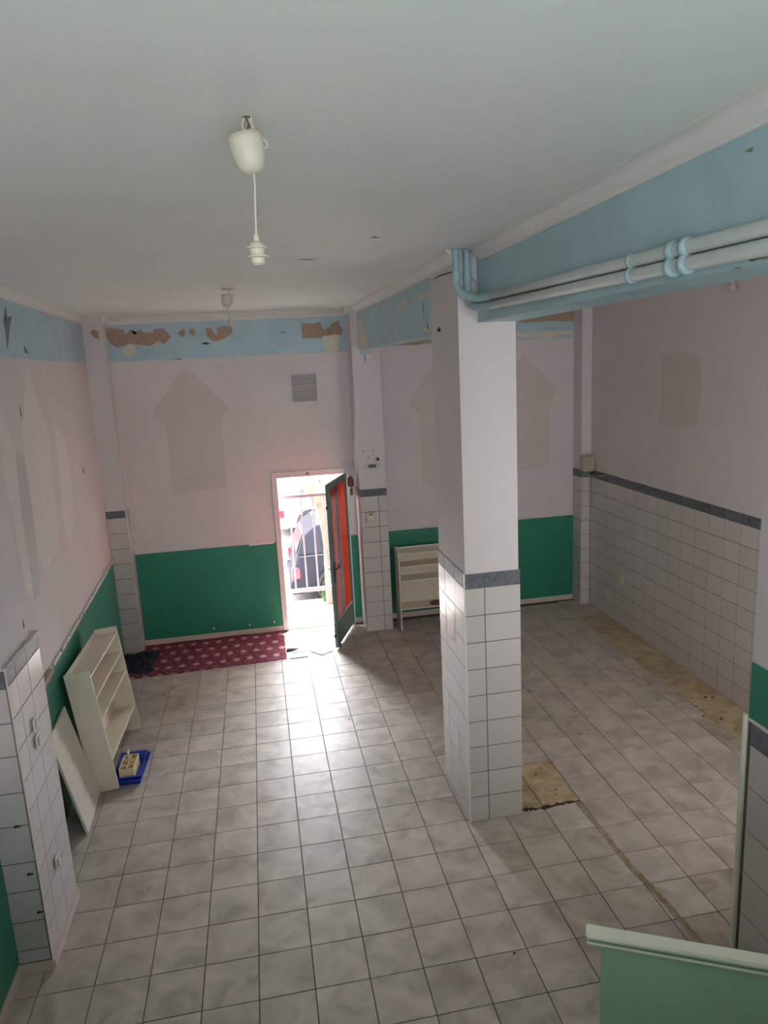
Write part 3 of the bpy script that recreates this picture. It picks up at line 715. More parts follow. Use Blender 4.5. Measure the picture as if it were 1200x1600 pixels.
fac = structure('wall_opposite', bm, M_facade, 'sunlit pale building wall across the street', 'building')
for i in range(5):
    x0 = -2 + i*3.1
    box('shutter', (x0, x0+1.2, 15.93, 16.0, .9, 2.3), M_shutter, fac, .01)
    box('window_sill', (x0-.1, x0+1.3, 15.85, 16.0, .8, .88), M_facade, fac, .01)
box('plinth', (-8,30,15.9,16.0,-.25,.3), mat('plinth_paint', S(170,130,130), .8, .1, 4), fac)

gt = empty('security_gate', (1.42, 6.1, 0)); props(gt, 'white metal barred safety gate standing outside the street door', 'gate')
M_gate = mat('gate_paint', S(150,142,146), .5, .04, 10)
def gb(name, b, m=M_gate): return box(name, b, m, gt, .004)
gb('top_rail', (.0,1.0,-.02,.02,1.81,1.86), mat('gate_rail_shade', S(120,104,106), .5, .05, 10)); gb('bottom_rail', (.0,1.0,-.02,.02,.41,.465))  # top rail's darker brown is shadow put into its colour
for x in (.04,.205,.368,.53,.695,.86): gb('bar', (x-.011,x+.011,-.011,.011,.465,1.81))
gb('post', (-.02,.02,-.02,.02,-.008,1.86)); gb('post', (.97,1.01,-.02,.02,-.008,1.86))

# tree at the kerb
tr = empty('street_tree', (2.25, 6.75, -.05)); props(tr, 'rough brown tree trunk forking at the kerb outside the door', 'tree')
bm = bmesh.new()
def limb(bm, pts, rr, seg=18):
    P_ = smooth_path(pts, 6); n = len(P_); r_ = []
    for i in range(n):
        t = i/(n-1)*(len(rr)-1); k = min(int(t), len(rr)-2); r_.append((rr[k]*(1-(t-k)) + rr[k+1]*(t-k)))
    rings = []
    for i, p in enumerate(P_):
        d = (P_[min(i+1,n-1)] - P_[max(i-1,0)]).normalized(); s = d.cross(Vector((0,1,0))).normalized(); u_ = s.cross(d)
        rings.append([bm.verts.new(p + (s*math.cos(a) + u_*math.sin(a))*r_[i]*(1+.07*math.sin(a*7+i*.3)+random.uniform(-.03,.03))) for a in [2*math.pi*k/seg for k in range(seg)]])
    for a, b in zip(rings, rings[1:]):
        for i in range(seg): bm.faces.new((a[i], a[(i+1)%seg], b[(i+1)%seg], b[i]))
    bm.faces.new(rings[0]); bm.faces.new(rings[-1])
limb(bm, [(0,0,-.05),(-.02,0,.5),(-.03,0,1.0),(-.07,0,1.5),(-.16,0,1.78)], [.15,.115,.11,.12,.15])
bm_obj('trunk', bm, M_bark, tr, smooth=True)
bm = bmesh.new(); limb(bm, [(-.12,0,1.66),(-.25,0,1.9),(-.36,0,2.15),(-.45,.1,2.9),(-.5,.2,3.8)], [.14,.13,.12,.10,.07]); bm_obj('branch', bm, M_bark, tr, smooth=True)
bm = bmesh.new(); limb(bm, [(-.1,0,1.68),(.05,0,1.95),(.2,0,2.2),(.5,.1,2.9),(.8,.1,3.8)], [.11,.10,.09,.08,.06]); bm_obj('branch', bm, M_bark, tr, smooth=True)
# weeds by the trunk
wd = bmesh.new()
for i in range(70):
    a = random.uniform(0, 6.28); r = random.uniform(0, .10); x, y = 2.16 + r*math.cos(a), 6.86 + r*math.sin(a)*.7
    h = random.uniform(.05,.17); w = .016; dx, dy = random.uniform(-.05,.05), random.uniform(-.05,.05)
    v = [wd.verts.new(c) for c in ((x-w,y,-.01),(x+w,y,-.01),(x+w+dx*.6,y+dy*.6,h*.7),(x+dx,y+dy,h),(x-w+dx*.6,y+dy*.6,h*.7))]
    wd.faces.new(v)
o = bm_obj('weeds', wd, M_leaf); props(o, 'tuft of green weeds at the foot of the street tree', 'weeds', kind='stuff')

# parked dark car, rear at left, seen from its side
def make_car(name, label, loc, rotz, paint, group=None):
    c = empty(name, loc, rotz); props(c, label, 'car', group)
    # body from side profile loops: lower body and greenhouse, local x along the car (rear at 0), y across, z up
    prof = [(.04,.22),(.0,.34),(.02,.55),(.06,.72),(.10,.84),(.9,.86),(2.55,.84),(3.3,.74),(3.52,.62),(3.58,.40),(3.5,.22)]
    def shell(pr, y0, y1, inset, m, name, smooth=False):
        bm = bmesh.new(); n = len(pr)
        ring = lambda y, s, dz: [bm.verts.new((1.75+(x-1.75)*s, y, .5+(z-.5)*(1 if s == 1 else .97))) for x, z in pr]
        R_ = [ring(y0, .975, 0), ring(y0+inset, 1, 0), ring(y1-inset, 1, 0), ring(y1, .975, 0)]
        for a, b in zip(R_, R_[1:]):
            for i in range(n): bm.faces.new((a[i], a[(i+1)%n], b[(i+1)%n], b[i]))
        bm.faces.new(R_[0]); bm.faces.new(R_[-1])
        return bm_obj(name, bm, m, c)
    shell(prof, 0, 1.58, .05, paint, 'body')
    top = [(.10,.84),(.20,1.12),(.42,1.29),(.8,1.345),(1.5,1.35),(1.95,1.29),(2.6,.84)]
    bm = bmesh.new()
    A = [bm.verts.new((x, .03+ (z-.84)*.30, z)) for x, z in top]; B = [bm.verts.new((x, 1.55-(z-.84)*.30, z)) for x, z in top]
    n = len(top)
    for i in range(n): bm.faces.new((A[i], A[(i+1)%n], B[(i+1)%n], B[i]))
    bm.faces.new(A); bm.faces.new(list(reversed(B)))
    bmesh.ops.bevel(bm, geom=bm.edges[:], offset=.02, segments=2, affect='EDGES')
    bm_obj('roof', bm, paint, c)
    for side_ in (0, 1):
        for q in ([(.52,.90),(.50,1.05),(.66,1.24),(1.0,1.27),(1.08,.90)], [(1.16,.90),(1.10,1.27),(1.5,1.28),(1.86,1.22),(2.38,.90)]):
            bm = bmesh.new()
            y_ = lambda z: (.03+(z-.84)*.30) if side_ == 0 else 1.55-(z-.84)*.30
            s = -.008 if side_ == 0 else .008
            A = [bm.verts.new((x, y_(z)+s, z)) for x, z in q]; B = [bm.verts.new((x, y_(z)-s, z)) for x, z in q]; m_ = len(q)
            bm.faces.new(A); bm.faces.new(list(reversed(B)))
            for i in range(m_): bm.faces.new((A[i], A[(i+1)%m_], B[(i+1)%m_], B[i]))
            bm_obj('side_window', bm, M_glassd, c)
        yw = .06 if side_ == 0 else 1.52
        for xw in (.72, 2.85):
            mt = Matrix.Translation((xw, yw, .29)) @ Matrix.Rotation(math.pi/2, 4, 'X')
            bm = bmesh.new(); add_lathe(bm, [(.14,-.075),(.27,-.085),(.29,-.06),(.29,.06),(.27,.085),(.14,.075)], 28, mt); wh = bm_obj('wheel', bm, M_tyre, c)
            sg = 1 if side_ == 0 else -1
            bm = bmesh.new()
            add_lathe(bm, [(.165,sg*.080),(.18,sg*.090),(.165,sg*.094)], 28, mt, cap=False)
            add_lathe(bm, [(.0001,sg*.075),(.05,sg*.082),(.05,sg*.096),(.0001,sg*.10)], 12, mt, cap=False)
            for k in range(5):
                a = 2*math.pi*k/5
                p0 = mt @ Vector((.03*math.cos(a), .03*math.sin(a), sg*.09)); p1 = mt @ Vector((.17*math.cos(a), .17*math.sin(a), sg*.088))
                add_tube(bm, [p0, p1], [.026, .02], 6)
            bm_obj('rim', bm, M_rim, wh)
            bm = bmesh.new(); add_lathe(bm, [(.30,sg*.08),(.345,sg*.08),(.345,sg*.098),(.30,sg*.098)], 28, mt, cap=False); bm_obj('wheel_arch', bm, M_tyre, c)
        ys = (-.012, .006) if side_ == 0 else (1.574, 1.592)
        box('side_moulding', (1.08,2.5,ys[0],ys[1],.50,.55), M_tyre, c, .004)
        box('door_handle', (1.05,1.2,ys[0]-.01,ys[1]+.01,.70,.73), M_tyre, c, .004)
        yl = (-.004, .16) if side_ == 0 else (1.42, 1.584)
        box('tail_lamp', (-.012,.13,yl[0],yl[1],.46,.66), M_red, c, .02)
    box('rear_bumper', (-.05,.2,.02,1.56,.2,.40), paint, c, .03)
    bm = bmesh.new()
    q = [(.095,.20,.88),(.095,1.38,.88),(.215,1.28,1.14),(.215,.30,1.14)]
    A = [bm.verts.new((x-.012, y, z)) for x, y, z in q]; B = [bm.verts.new((x+.02, y, z)) for x, y, z in q]
    bm.faces.new(A); bm.faces.new(list(reversed(B)))
    for i in range(4): bm.faces.new((A[i], A[(i+1)%4], B[(i+1)%4], B[i]))
    bm_obj('rear_window', bm, M_glassd, c)
    bm = bmesh.new(); add_tube(bm, [(.42,.78,1.29),(.2,.78,1.62)], .006, 6); bm_obj('aerial', bm, M_tyre, c)
    box('number_plate', (-.062,-.045,.55,1.03,.28,.38), M_carw, c, .004)
    return c
make_car('car', 'dark blue-grey hatchback parked at the kerb, seen past the gate bars', (1.64, 7.32, -.22), 0, M_car)
make_car('car', 'small white car parked across the street, farthest vehicle through the door', (1.6, 12.3, -.22), 0, M_carw)

# ------------------------------------------------------------------ things
# pendant lamps
def pendant(x, y, label, z_cup, z_sock, tilt, plate):
    L_ = empty('pendant_lamp', (x, y, H)); props(L_, label, 'lamp', 'bare pendant lamp holders on the ceiling')
    mt = Matrix.Translation((-.012, 0, z_cup-H)) @ Matrix.Rotation(tilt, 4, 'Y')
    bm = bmesh.new(); add_lathe(bm, [(.001,-.108),(.018,-.108),(.034,-.098),(.044,-.08),(.050,-.055),(.052,-.02),(.053,0),(.051,0),(.049,-.02),(.046,-.05),(.03,-.09),(.001,-.1)], 28, mt, cap=False)
    bm_obj('ceiling_cup', bm, M_cup, L_, smooth=True)
    pc = mt @ Vector((0,0,-.105))
    dz = z_sock - H
    bm = bmesh.new(); add_tube(bm, smooth_path([tuple(mt @ Vector((0,0,-.02))), tuple(pc), (pc.x*.55, 0, (pc.z*.5+dz*.5)), (.0, 0, dz+.01)], 5), .0035, 8); bm_obj('cord', bm, M_plast, L_, smooth=True)
    bm = bmesh.new(); add_lathe(bm, [(.004,.022),(.008,.02),(.010,.0),(.018,-.004),(.022,-.010),(.022,-.014),(.031,-.016),(.031,-.020),(.023,-.022),(.022,-.040),(.032,-.042),(.032,-.046),(.023,-.048),(.021,-.064),(.017,-.066),(.015,-.05)], 24, Matrix.Translation((0,0,dz)), cap=True)
    bm_obj('lamp_socket', bm, M_plast, L_, smooth=False)
    bm = bmesh.new()
    if plate: add_lathe(bm, [(.001,-.012),(.05,-.010),(.062,-.001)], 24); 
    add_tube(bm, smooth_path([(0,0,0),(.006,0,-.02),(-.004,0,-.045),(pc.x*.3,0,-.08+(.0))], 5), .004, 6)
    bm_obj('ceiling_hook', bm, M_cup if plate else M_brass, L_)
    if not plate:
        bm = bmesh.new()
        add_tube(bm, smooth_path([(.012,0,0),(.02,.005,-.03),(.045,.0,-.06),(.055,0,-.075),(.045,0,-.085),(.038,0,-.07)], 5), .003, 6)
        add_tube(bm, smooth_path([(.002,0,0),(.016,-.005,-.03),(.022,.0,-.05),(.012,0,-.09)], 5), .003, 6)
        add_tube(bm, smooth_path([(-.006,0,0),(-.014,-.005,-.025),(-.008,.0,-.05),(-.012,0,-.09)], 5), .003, 6)
        bm_obj('loose_wires', bm, M_plast, L_)
        bm = bmesh.new(); add_lathe(bm, [(.001,-.002),(.011,-.002),(.013,-.0005)], 10); bm_obj('ceiling_hole', bm, M_brass, L_)
    return L_
pendant(1.300, -1.65, 'nearer bare lamp socket hanging from a tilted cream cup and loose wires', 4.29, 3.995, math.radians(-11), False)
pendant(1.105, 2.91, 'farther small bare lamp socket hanging near the back wall', 4.289, 4.078, math.radians(7), True)

# ventilation grille
vg = empty('vent_grille', (1.92, 5.72, 3.355)); props(vg, 'white slatted ventilation grille on back wall above the door', 'vent')
for b in ((-.185,-.165,-.02,0,-.2,.2),(.165,.185,-.02,0,-.2,.2),(-.165,.165,-.02,0,.18,.2),(-.165,.165,-.02,0,-.2,-.18)): box('frame', b, M_cove, vg, .003)
box('backing', (-.165,.165,-.006,-.0005,-.18,.18), mat('vent_shadow', S(150,146,148), .8, .05, 10), vg)
for i in range(11):
    z = -.16 + i*.0325
    box('slat', (-.165,.165,-.0015,.0015,-.0145,.0145), M_stain2, vg, 0, Matrix.Translation((0,-.014,z)) @ Matrix.Rotation(math.radians(-38), 4, 'X'))

# small wall fittings
def fitting(name, label, cat, loc, parts, group=None):
    o = empty(name, loc); props(o, label, cat, group)
    for nm, b, m, bev in parts: box(nm, b, m, o, bev)
    return o
kp = fitting('alarm_keypad', 'cream alarm keypad on the tiled column right of the door', 'keypad', (2.655, 5.298, 1.615),
        [('housing', (-.062,.062,-.028,0,-.065,.065), M_plast, .006), ('display', (-.026,.026,-.0295,-.027,.03,.05), mat('display_red', S(150,60,56), .4, .1, 20), .001)])
for i in range(4):
    for j in range(3): box('key', (-.036+i*.02,-.024+i*.02,-.031,-.027,-.04+j*.02,-.028+j*.02), M_cove, kp, .001)
fitting('terminal_strip', 'grey row of wire connectors on the column above the slate band', 'connector strip', (2.71, 5.308, 2.30),
        [('block', (-.10,-.05,-.025,0,-.022,.022), M_stain2, .004), ('block', (-.045,.0,-.03,0,-.022,.024), M_band, .004), ('block', (.005,.05,-.03,0,-.022,.024), M_band, .004), ('block', (.055,.11,-.025,0,-.018,.024), M_stain2, .004), ('rail', (-.11,.12,-.008,0,.02,.034), M_cove, .002)])
ws = fitting('wall_socket', 'small white round socket on the column above the connector strip', 'socket', (2.79, 5.308, 2.385),
        [('plate', (-.035,.035,-.014,0,-.035,.035), M_cove, .004)])
bm = bmesh.new(); add_lathe(bm, [(.001,0),(.016,0),(.022,.012),(.026,.012),(.026,0)], 16, Matrix.Translation((0,-.014,0)) @ Matrix.Rotation(math.pi/2, 4, 'X')); bm_obj('socket_ring', bm, M_stain1, ws)
fitting('junction_box', 'small white box under the beam at top of the door column', 'box', (2.745, 5.308, 3.70),
        [('housing', (-.045,.045,-.05,0,-.05,.05), M_cove, .005), ('cable_duct', (-.1,-.02,-.03,0,.05,.115), M_bluep, .006)])
fitting('door_sensor', 'white magnetic sensor bracket on the wall above the door corner', 'sensor', (2.45, 5.72, 2.30),
        [('housing', (-.06,.06,-.03,0,-.02,.03), M_cove, .004), ('bracket', (.02,.07,-.06,-.03,-.03,.0), M_stain2, .003)])
# grey junction box with wires, far right corner
jb = fitting('fuse_box', 'beige electrical box with loose wires in the far right corner above the slate band', 'fuse box', (5.795, 5.455, 2.105),
        [('housing', (-.09,.07,-.14,0,-.115,.105), mat('box_beige', S(176,168,150), .5, .05, 10), .012), ('cover', (-.08,.035,-.152,-.14,-.10,.09), mat('box_cover', S(168,158,140), .5, .05, 10), .004)])
for k in range(3):
    bm = bmesh.new(); add_lathe(bm, [(.001,.006),(.012,.004),(.013,0)], 12, Matrix.Translation((.053,-.142,.06-.055*k)) @ Matrix.Rotation(math.pi/2, 4, 'X')); bm_obj('knob', bm, M_cove, jb)
for pts in ([(-.07,-.06,.10),(-.03,-.08,.135),(.03,-.08,.13),(.07,-.1,.09)], [(.075,-.12,.05),(.079,-.25,-.03),(.078,-.45,-.06),(.075,-.6,-.10),(.075,-.75,-.08)], [(.0,-.08,-.115),(-.02,-.06,-.16),(.03,-.3,-.16),(.074,-.5,-.12)], [(-.03,-.03,-.11),(-.04,-.02,-.4),(-.035,-.02,-.75)], [(.04,-.03,-.11),(.05,-.02,-.3),(.045,-.02,-.55)]):
    bm = bmesh.new(); add_tube(bm, smooth_path(pts, 6), .004, 6); bm_obj('wire', bm, M_stain1, jb, smooth=True)
lb = empty('wall_bulb', (5.88, 2.44, 4.17)); props(lb, 'small glass bulb on the right wall just below the beam', 'bulb')
bm = bmesh.new(); add_lathe(bm, [(.001,-.05),(.03,-.04),(.042,-.01),(.034,.025),(.02,.04)], 16, Matrix.Translation((-.06,0,-.0))); bm_obj('globe', bm, mat('frosted_glass', S(205,190,186), .15, .03, 10, trans=.3), lb, smooth=True)
bm = bmesh.new(); add_lathe(bm, [(.022,.03),(.024,.07),(.018,.075)], 14, Matrix.Translation((-.06,0,0))); bbox(bm, -.07, .0, -.02, .02, .06, .08); bm_obj('holder', bm, M_cove, lb)

# switches and socket on the near pier (facing +x)
def plate(y, z, h, label, rocker):
    o = empty('light_switch' if rocker else 'wall_socket', (-.274, y, z)); props(o, label, 'switch' if rocker else 'socket')
    box('plate', (0,.012,-.038,.038,-h/2,h/2), M_cove, o, .004)
    box('rocker' if rocker else 'socket_face', (.012,.022,-.022,.022,-h/2+.014,h/2-.014), M_plast, o, .004)
plate(.515, 1.505, .085, 'upper of two white light switches on the tiled near left pier', True)
plate(.515, 1.39, .085, 'lower of two white light switches on the tiled near left pier', True)
plate(.515, .525, .085, 'white socket low on the tiled near left pier', False)

# pipes along the beam
def pipe_thing(label, vert, corner, z0, r, xh):
    o = empty('pipe', (0,0,0)); props(o, label, 'pipe', 'painted pipes along the blue beam')
    bm = bmesh.new(); pts = smooth_path([vert[0], vert[1]] + corner + [(xh, .55, z0(.55))], 8); add_tube(bm, pts, r, 14); bm_obj('elbow', bm, M_pipeb, o, smooth=True)
    bm = bmesh.new(); add_tube(bm, [(xh, y, z0(y)) for y in (.56, -.5, -1.5, -3, -6.0)], r*.98, 14); bm_obj('straight_run', bm, M_pipe, o, smooth=True)
    for y, rr, w in ((-1.18, 1.22, .012), (-1.47, 1.42, .018), (-1.555, 1.42, .018)):
        bm = bmesh.new(); mt = Matrix.Translation((xh, y, z0(y))) @ Matrix.Rotation(math.pi/2, 4, 'X')
        add_lathe(bm, [(r*.98,-w),(r*rr,-w*.6),(r*rr,w*.6),(r*.98,w)], 16, mt, cap=False); bm_obj('coupling', bm, M_pipeb, o, smooth=True)
    bm = bmesh.new(); mt = Matrix.Translation((vert[1][0], vert[1][1], 4.165)); add_lathe(bm, [(r,-.03),(r*1.15,-.025),(r*1.15,.025),(r,.03)], 16, mt, cap=False); bm_obj('coupling', bm, M_pipeb, o)
    return o
zt = lambda y: 4.002 + .0185*(y-.6); zb = lambda y: 3.945 + .018*(y-.6)
pipe_thing('upper painted pipe running along the blue beam', [(2.658,.895,4.338),(2.658,.895,4.16)], [(2.66,.885,4.10),(2.69,.84,4.04),(2.75,.74,4.008)], zt, .0265, 2.792)
pipe_thing('lower painted pipe running along the blue beam', [(2.742,.92,4.338),(2.742,.92,4.16)], [(2.742,.915,4.04),(2.752,.86,3.97),(2.775,.72,3.95)], zb, .0265, 2.79)
bm = bmesh.new(); add_tube(bm, smooth_path([(2.77,.93,4.16),(2.80,.925,4.13),(2.812,.87,4.06),(2.815,.80,4.03)], 6), .005, 6)
props(bm_obj('cable', bm, M_pipeb), 'thin painted cable curving behind the pipes at pillar top', 'cable')

# bookcases -------------------------------------------------------
def bookcase(name, label, W, D, Hh, levels, mtx, m, t=.018, group='white low bookcases'):
    """local: x = depth (back 0, front D), y = width, z = up"""
    o = bpy.data.objects.new(name, None); COL.objects.link(o); o.matrix_world = mtx; props(o, label, 'bookcase', group)
    box('side_panel', (0,D,0,t,0,Hh), m, o, .0015); box('side_panel', (0,D,W-t,W,0,Hh), m, o, .0015)
    box('back_panel', (0,.006,t,W-t,levels[0]-.01,Hh-.01), m, o)
    for z in levels[:-1]: box('shelf', (.006,D-.012,t,W-t,z,z+t), m, o, .0015)
    box('top_panel', (.006,D-.004,t,W-t,levels[-1],levels[-1]+t), m, o, .0015)
    return o
# left bookcase leans on the left wall
def lean(o, yaxis, tilt):
    """x axis = depth toward the room, rotated back by tilt"""
    y_ = Vector(yaxis).normalized(); x0 = y_.cross(Vector((0,0,1))).normalized()
    R_ = Matrix.Rotation(-tilt, 3, y_); x_ = R_ @ x0; z_ = x_.cross(y_).normalized()
    m = Matrix((x_, y_, z_)).transposed().to_4x4(); m.translation = Vector(o); return m
ty = math.atan2(.118, 1.13)
bookcase('bookcase', 'white open bookcase leaning back against the left green dado', 1.12, .215, 1.14, [.25,.64,.85,1.065], lean((-.43, 2.15, .004), (.03, 1.12, 0), ty), M_wood)
bookcase('bookcase', 'white bookcase standing by the back wall, half hidden by the middle pillar', 1.12, .3, 1.125, [.29,.69,.89,1.075],
         frame((3.005+1.12-.02, 5.49, 0), (0,-1,0)) @ Matrix(((1,0,0,0),(0,0,1,0),(0,-1,0,0),(0,0,0,1))) if False else Matrix(((0,1,0,2.985),(-1,0,0,5.49),(0,0,1,0),(0,0,0,1))), M_wood)
sm = bmesh.new(); add_lathe(sm, [(.001,0),(.05,.004),(.07,.02),(.05,.045),(.001,.055)], 14, Matrix.Scale(1.6, 4, (1,0,0)))
o = bm_obj('cloth_bundle', sm, mat('rose_cloth', S(120,70,68), .8, .15, 20), smooth=True); o.location = (3.53, 5.27, .308); props(o, 'small reddish bundle on the lowest shelf of the bookcase by the pillar', 'bundle')
bm = bmesh.new(); bbox(bm, 0, .006, 0, .25, 0, .3); bmesh.ops.bevel(bm, geom=bm.edges[:], offset=.002, segments=1, affect='EDGES')
# loose white board leaning on the wall behind the pier
bt = math.atan2(.185, .87)
bd = bm_obj('loose_board', bmesh_b := bm, M_wood2) if False else None
bm.free()
brd = box('loose_board', (0,.02,0,.585,0,.885), M_wood2, None, .002); brd.matrix_world = lean((-.374, 1.552, .004), (-.026, .6, 0), math.atan2(.18,.86)); props(brd, 'scuffed white board leaning between tiled pier and bookcase', 'board')
for i in range(26):
    v = .08 + .72*random.random(); u = .14 + .22*(1-v) + random.uniform(-.05,.05); l = random.uniform(.008,.03)
    poly('scuff_mark', frame((.02,0,0),(0,1,0)), [(u,v),(u+l*.3,v+l),(u+l*.5,v+l*.7),(u+l*.3,v-.004)], .0003, mat('scuff', S(150,148,140), .8, .1, 20), brd, .0005)

# blue tray with a sectioned cream box
def tray(name, w, d, h, t, taper, m, parent=None):
    bm = bmesh.new(); a, b = w/2, d/2
    def ring(s, z): return [bm.verts.new(c) for c in ((-a*s,-b*s,z),(a*s,-b*s,z),(a*s,b*s,z),(-a*s,b*s,z))]
    R_ = [ring(taper, 0), ring(1, h-.008), ring(1.07, h-.006), ring(1.07, h), ring(1-t, h), ring(taper-t, t*a)]
    for A, B in zip(R_, R_[1:]):
        for i in range(4): bm.faces.new((A[i], A[(i+1)%4], B[(i+1)%4], B[i]))
    bm.faces.new(R_[0]); bm.faces.new(R_[-1])
    return bm_obj(name, bm, m, parent)
o = tray('tray', .24, .46, .065, .03, .86, M_blue); o.location = (-.145, 2.42, .002); o.rotation_euler = (0,0,math.radians(-3)); props(o, 'lower of two nested blue plastic trays beside the left bookcase', 'tray', 'blue plastic trays')
o = tray('tray', .23, .44, .06, .03, .86, M_blue); o.location = (-.155, 2.44, .022); o.rotation_euler = (0,0,math.radians(1)); props(o, 'upper blue plastic tray holding the cream sectioned box', 'tray', 'blue plastic trays')
cb = empty('sectioned_box', (-.165, 2.40, .032), math.radians(-2)); props(cb, 'cream plastic box with compartments standing in the blue tray', 'box')
M_cr = mat('cream_plastic', S(232,214,170), .45, .05, 10)
W_, D_, h_ = .13, .26, .105
box('bottom', (-W_/2,W_/2,-D_/2,D_/2,0,.004), M_cr, cb)
for b in ((-W_/2,-W_/2+.004,-D_/2,D_/2,0,h_),(W_/2-.004,W_/2,-D_/2,D_/2,0,h_),(-W_/2,W_/2,-D_/2,-D_/2+.004,0,h_),(-W_/2,W_/2,D_/2-.004,D_/2,0,h_)): box('side', b, M_cr, cb, .001)
box('divider', (-.002,.002,-D_/2,D_/2,.004,h_-.004), M_cr, cb)
for y in (-.045,.045): box('divider', (-W_/2,W_/2,y-.002,y+.002,.004,h_-.006), M_cr, cb)
box('handle', (-.004,.004,-.01,.05,h_-.01,.20), mat('clear_cream', S(226,214,180), .3, .05, 10, trans=.3), cb, .002)
for i, (x, y) in enumerate(((-.032,-.09),(.032,-.09),(-.032,0),(.032,0),(-.032,.09),(.032,.09))):
    bm = bmesh.new()
    for k in range(5): add_lathe(bm, [(.001,0),(.011,.003),(.012,.02),(.001,.028)], 8, Matrix.Translation((x+random.uniform(-.014,.014), y+random.uniform(-.025,.025), .05+random.uniform(0,.02))))
    bbox(bm, x-.026, x+.026, y-.038, y+.038, .004, .055); bm_obj('compartment_fill', bm, mat('fill_tan', S(200,178,128), .7, .15, 30), cb)['kind'] = 'stuff'
box('label_card', (.012,.05,.117,.121,.05,.098), mat('card_print', S(150,140,140), .6, .3, 80), cb)

# carpet, slightly wavy, lying along the back wall
bm = bmesh.new(); corners = [(-.60,4.60),(1.385,4.675),(1.385,5.685),(-.46,5.70)]
NX, NY = 40, 20; grid = []
for j in range(NY+1):
    row = []
    for i in range(NX+1):
        s, t = i/NX, j/NY
        p = (1-s)*(1-t)*Vector(corners[0]) + s*(1-t)*Vector(corners[1]) + s*t*Vector(corners[2]) + (1-s)*t*Vector(corners[3])
        e = random.uniform(-.006,.006) if j in (0, NY) or i in (0, NX) else 0
        z = .009 + .003*math.sin(s*17+t*3) + .003*math.sin(t*11+s*5)
        row.append(bm.verts.new((p.x+e*(i in (0,NX)), p.y+e*(j == 0), z)))
    grid.append(row)
for j in range(NY):
    for i in range(NX): bm.faces.new((grid[j][i], grid[j][i+1], grid[j+1][i+1], grid[j+1][i]))
g = bmesh.ops.extrude_face_region(bm, geom=bm.faces[:])
for v in g['geom']:
    if isinstance(v, bmesh.types.BMVert): v.co.z = .001
props(bm_obj('carpet', bm, M_carpet, smooth=False), 'dark red carpet with pale round medallions along the back wall', 'carpet')
# navy cloth heap on the carpet
bm = bmesh.new(); NX, NY = 46, 40; grid = []
import mathutils.noise as mn
cc = Vector((-.50, 5.12))
for j in range(NY+1):
    row = []
    for i in range(NX+1):
        s, t = i/NX*2-1, j/NY*2-1
        an = math.atan2(t, s); k = mn.noise(Vector((math.cos(an)*1.6, math.sin(an)*1.6, 3)))*.42 + mn.noise(Vector((math.cos(an)*5, math.sin(an)*5, 7)))*.14
        rr = min(1, math.hypot(s, t)); a = math.atan2(t, s); q = max(abs(s), abs(t))
        R_ = q*(1+k)
        sq = 1/max(.75, max(abs(math.cos(a)), abs(math.sin(a))))
        x = cc.x + .24*R_*sq*math.cos(a); y_ = cc.y + .31*R_*sq*math.sin(a)
        x = max(x, XL(y_) + .02); f = max(0, 1-q**3)
        z = .014 + f*(.03 + .07*abs(mn.noise(Vector((x*9, y_*9, 1)))) + .035*mn.noise(Vector((x*22, y_*22, 4))))
        row.append(bm.verts.new((x, y_, max(z, .014))))
    grid.append(row)
for j in range(NY):
    for i in range(NX): bm.faces.new((grid[j][i], grid[j][i+1], grid[j+1][i+1], grid[j+1][i]))
g = bmesh.ops.extrude_face_region(bm, geom=bm.faces[:])
for v in g['geom']:
    if isinstance(v, bmesh.types.BMVert): v.co.z = .0125
props(bm_obj('cloth_heap', bm, M_cloth, smooth=True), 'crumpled navy cloth heaped on the left end of the red carpet', 'cloth')

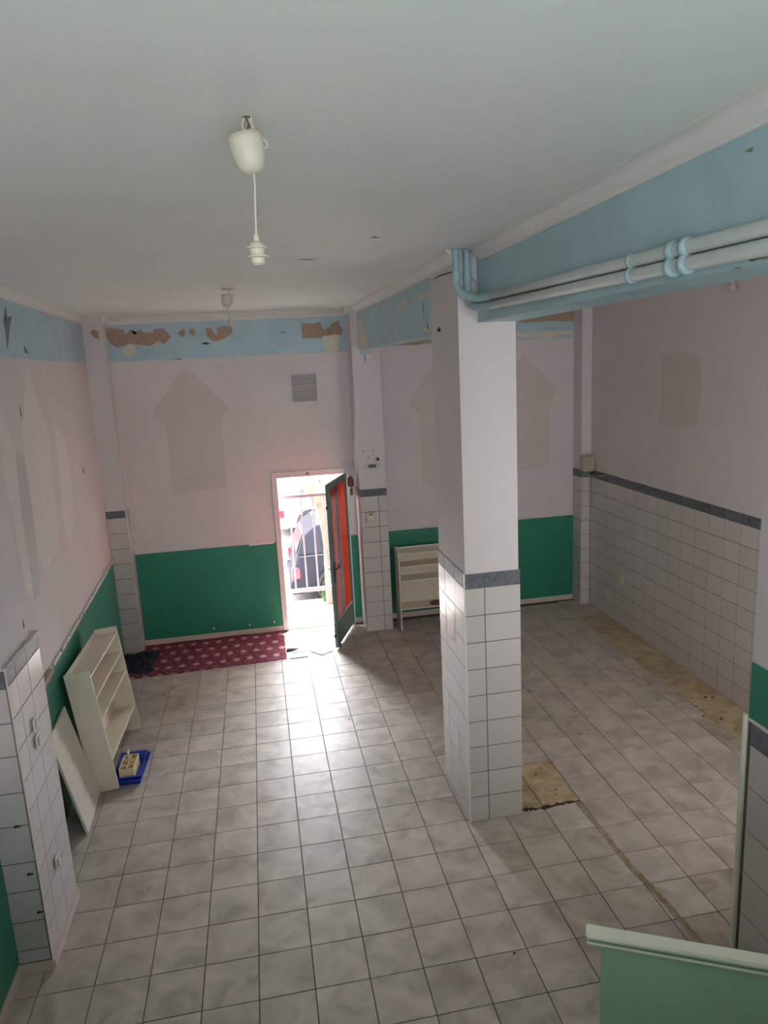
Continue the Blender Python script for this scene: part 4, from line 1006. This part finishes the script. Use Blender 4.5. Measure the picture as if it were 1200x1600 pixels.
# papers by the doorway
def sheet(name, pts, label, m=M_paper):
    bm = bmesh.new(); V = [bm.verts.new((x, y, .003 + random.uniform(0,.006))) for x, y in pts]
    f = bm.faces.new(V); bmesh.ops.subdivide_edges(bm, edges=bm.edges[:], cuts=3, use_grid_fill=True)
    for v in bm.verts: v.co.z += random.uniform(0,.002)
    g = bmesh.ops.extrude_face_region(bm, geom=bm.faces[:])
    for v in g['geom']:
        if isinstance(v, bmesh.types.BMVert): v.co.z -= .001
    o = bm_obj(name, bm, m); props(o, label, 'paper', 'papers dropped inside the street door'); return o
s1 = sheet('leaflet', [(1.42,4.66),(1.66,4.67),(1.67,4.86),(1.45,4.87)], 'pale leaflet on the floor next to the carpet end')
for k in range(5):
    x = 1.47+k*.035; poly('print_line', frame((0,0,0),(1,0,0),(0,1,0)), [(x,4.83),(x+.025,4.832),(x+.025,4.85),(x,4.848)], .0115, M_ink, s1, .0006)
s2 = sheet('leaflet', [(1.68,4.86),(1.84,4.66),(2.02,4.79),(1.90,4.88)], 'pale blue-grey folded leaflet turned askew near the door leaf', mat('blue_paper', S(120,130,150), .7, .05, 20))
bm = bmesh.new(); add_tube(bm, smooth_path([(1.40,4.94,.012),(1.47,4.95,.014),(1.55,4.96,.012)], 5), [.018,.022,.024,.024,.022,.02,.016,.012,.01,.008,.006], 8)
props(bm_obj('crumpled_wrapper', bm, M_brass), 'dark crumpled wrapper on the floor above the leaflets', 'wrapper')

# stair parapet at lower right
pA = Vector((2.297, -1.833, 0)); pB = Vector((3.84, -2.61, 0)); dP = (pB-pA).normalized()
frp = frame((pA.x, pA.y, 0), dP)      # n = d x z -> toward the camera side
par = bpy.data.objects.new('stair_parapet', None); COL.objects.link(par); par.matrix_world = frp; props(par, 'sea-green stair parapet with cream moulded cap at the lower right', 'parapet')
def pp(name, u0, u1, v0, v1, n0, n1, m, bev=.002):
    bm = bmesh.new(); bbox(bm, u0, u1, v0, v1, n0, n1)
    if bev: bmesh.ops.bevel(bm, geom=bm.edges[:], offset=bev, segments=2, affect='EDGES')
    return bm_obj(name, bm, m, par)
LP = (pB-pA).length
pp('panel', .055, LP, 0, 1.468, -.052, -.022, M_parap)
pp('cap', 0, LP, 1.484, 1.503, -.062, 0, M_cap, .005)
pp('cap_groove', .012, LP, 1.470, 1.485, -.060, -.006, M_capg, .002)
pp('cap_bead', .004, LP, 1.458, 1.470, -.060, -.003, M_cap, .004)
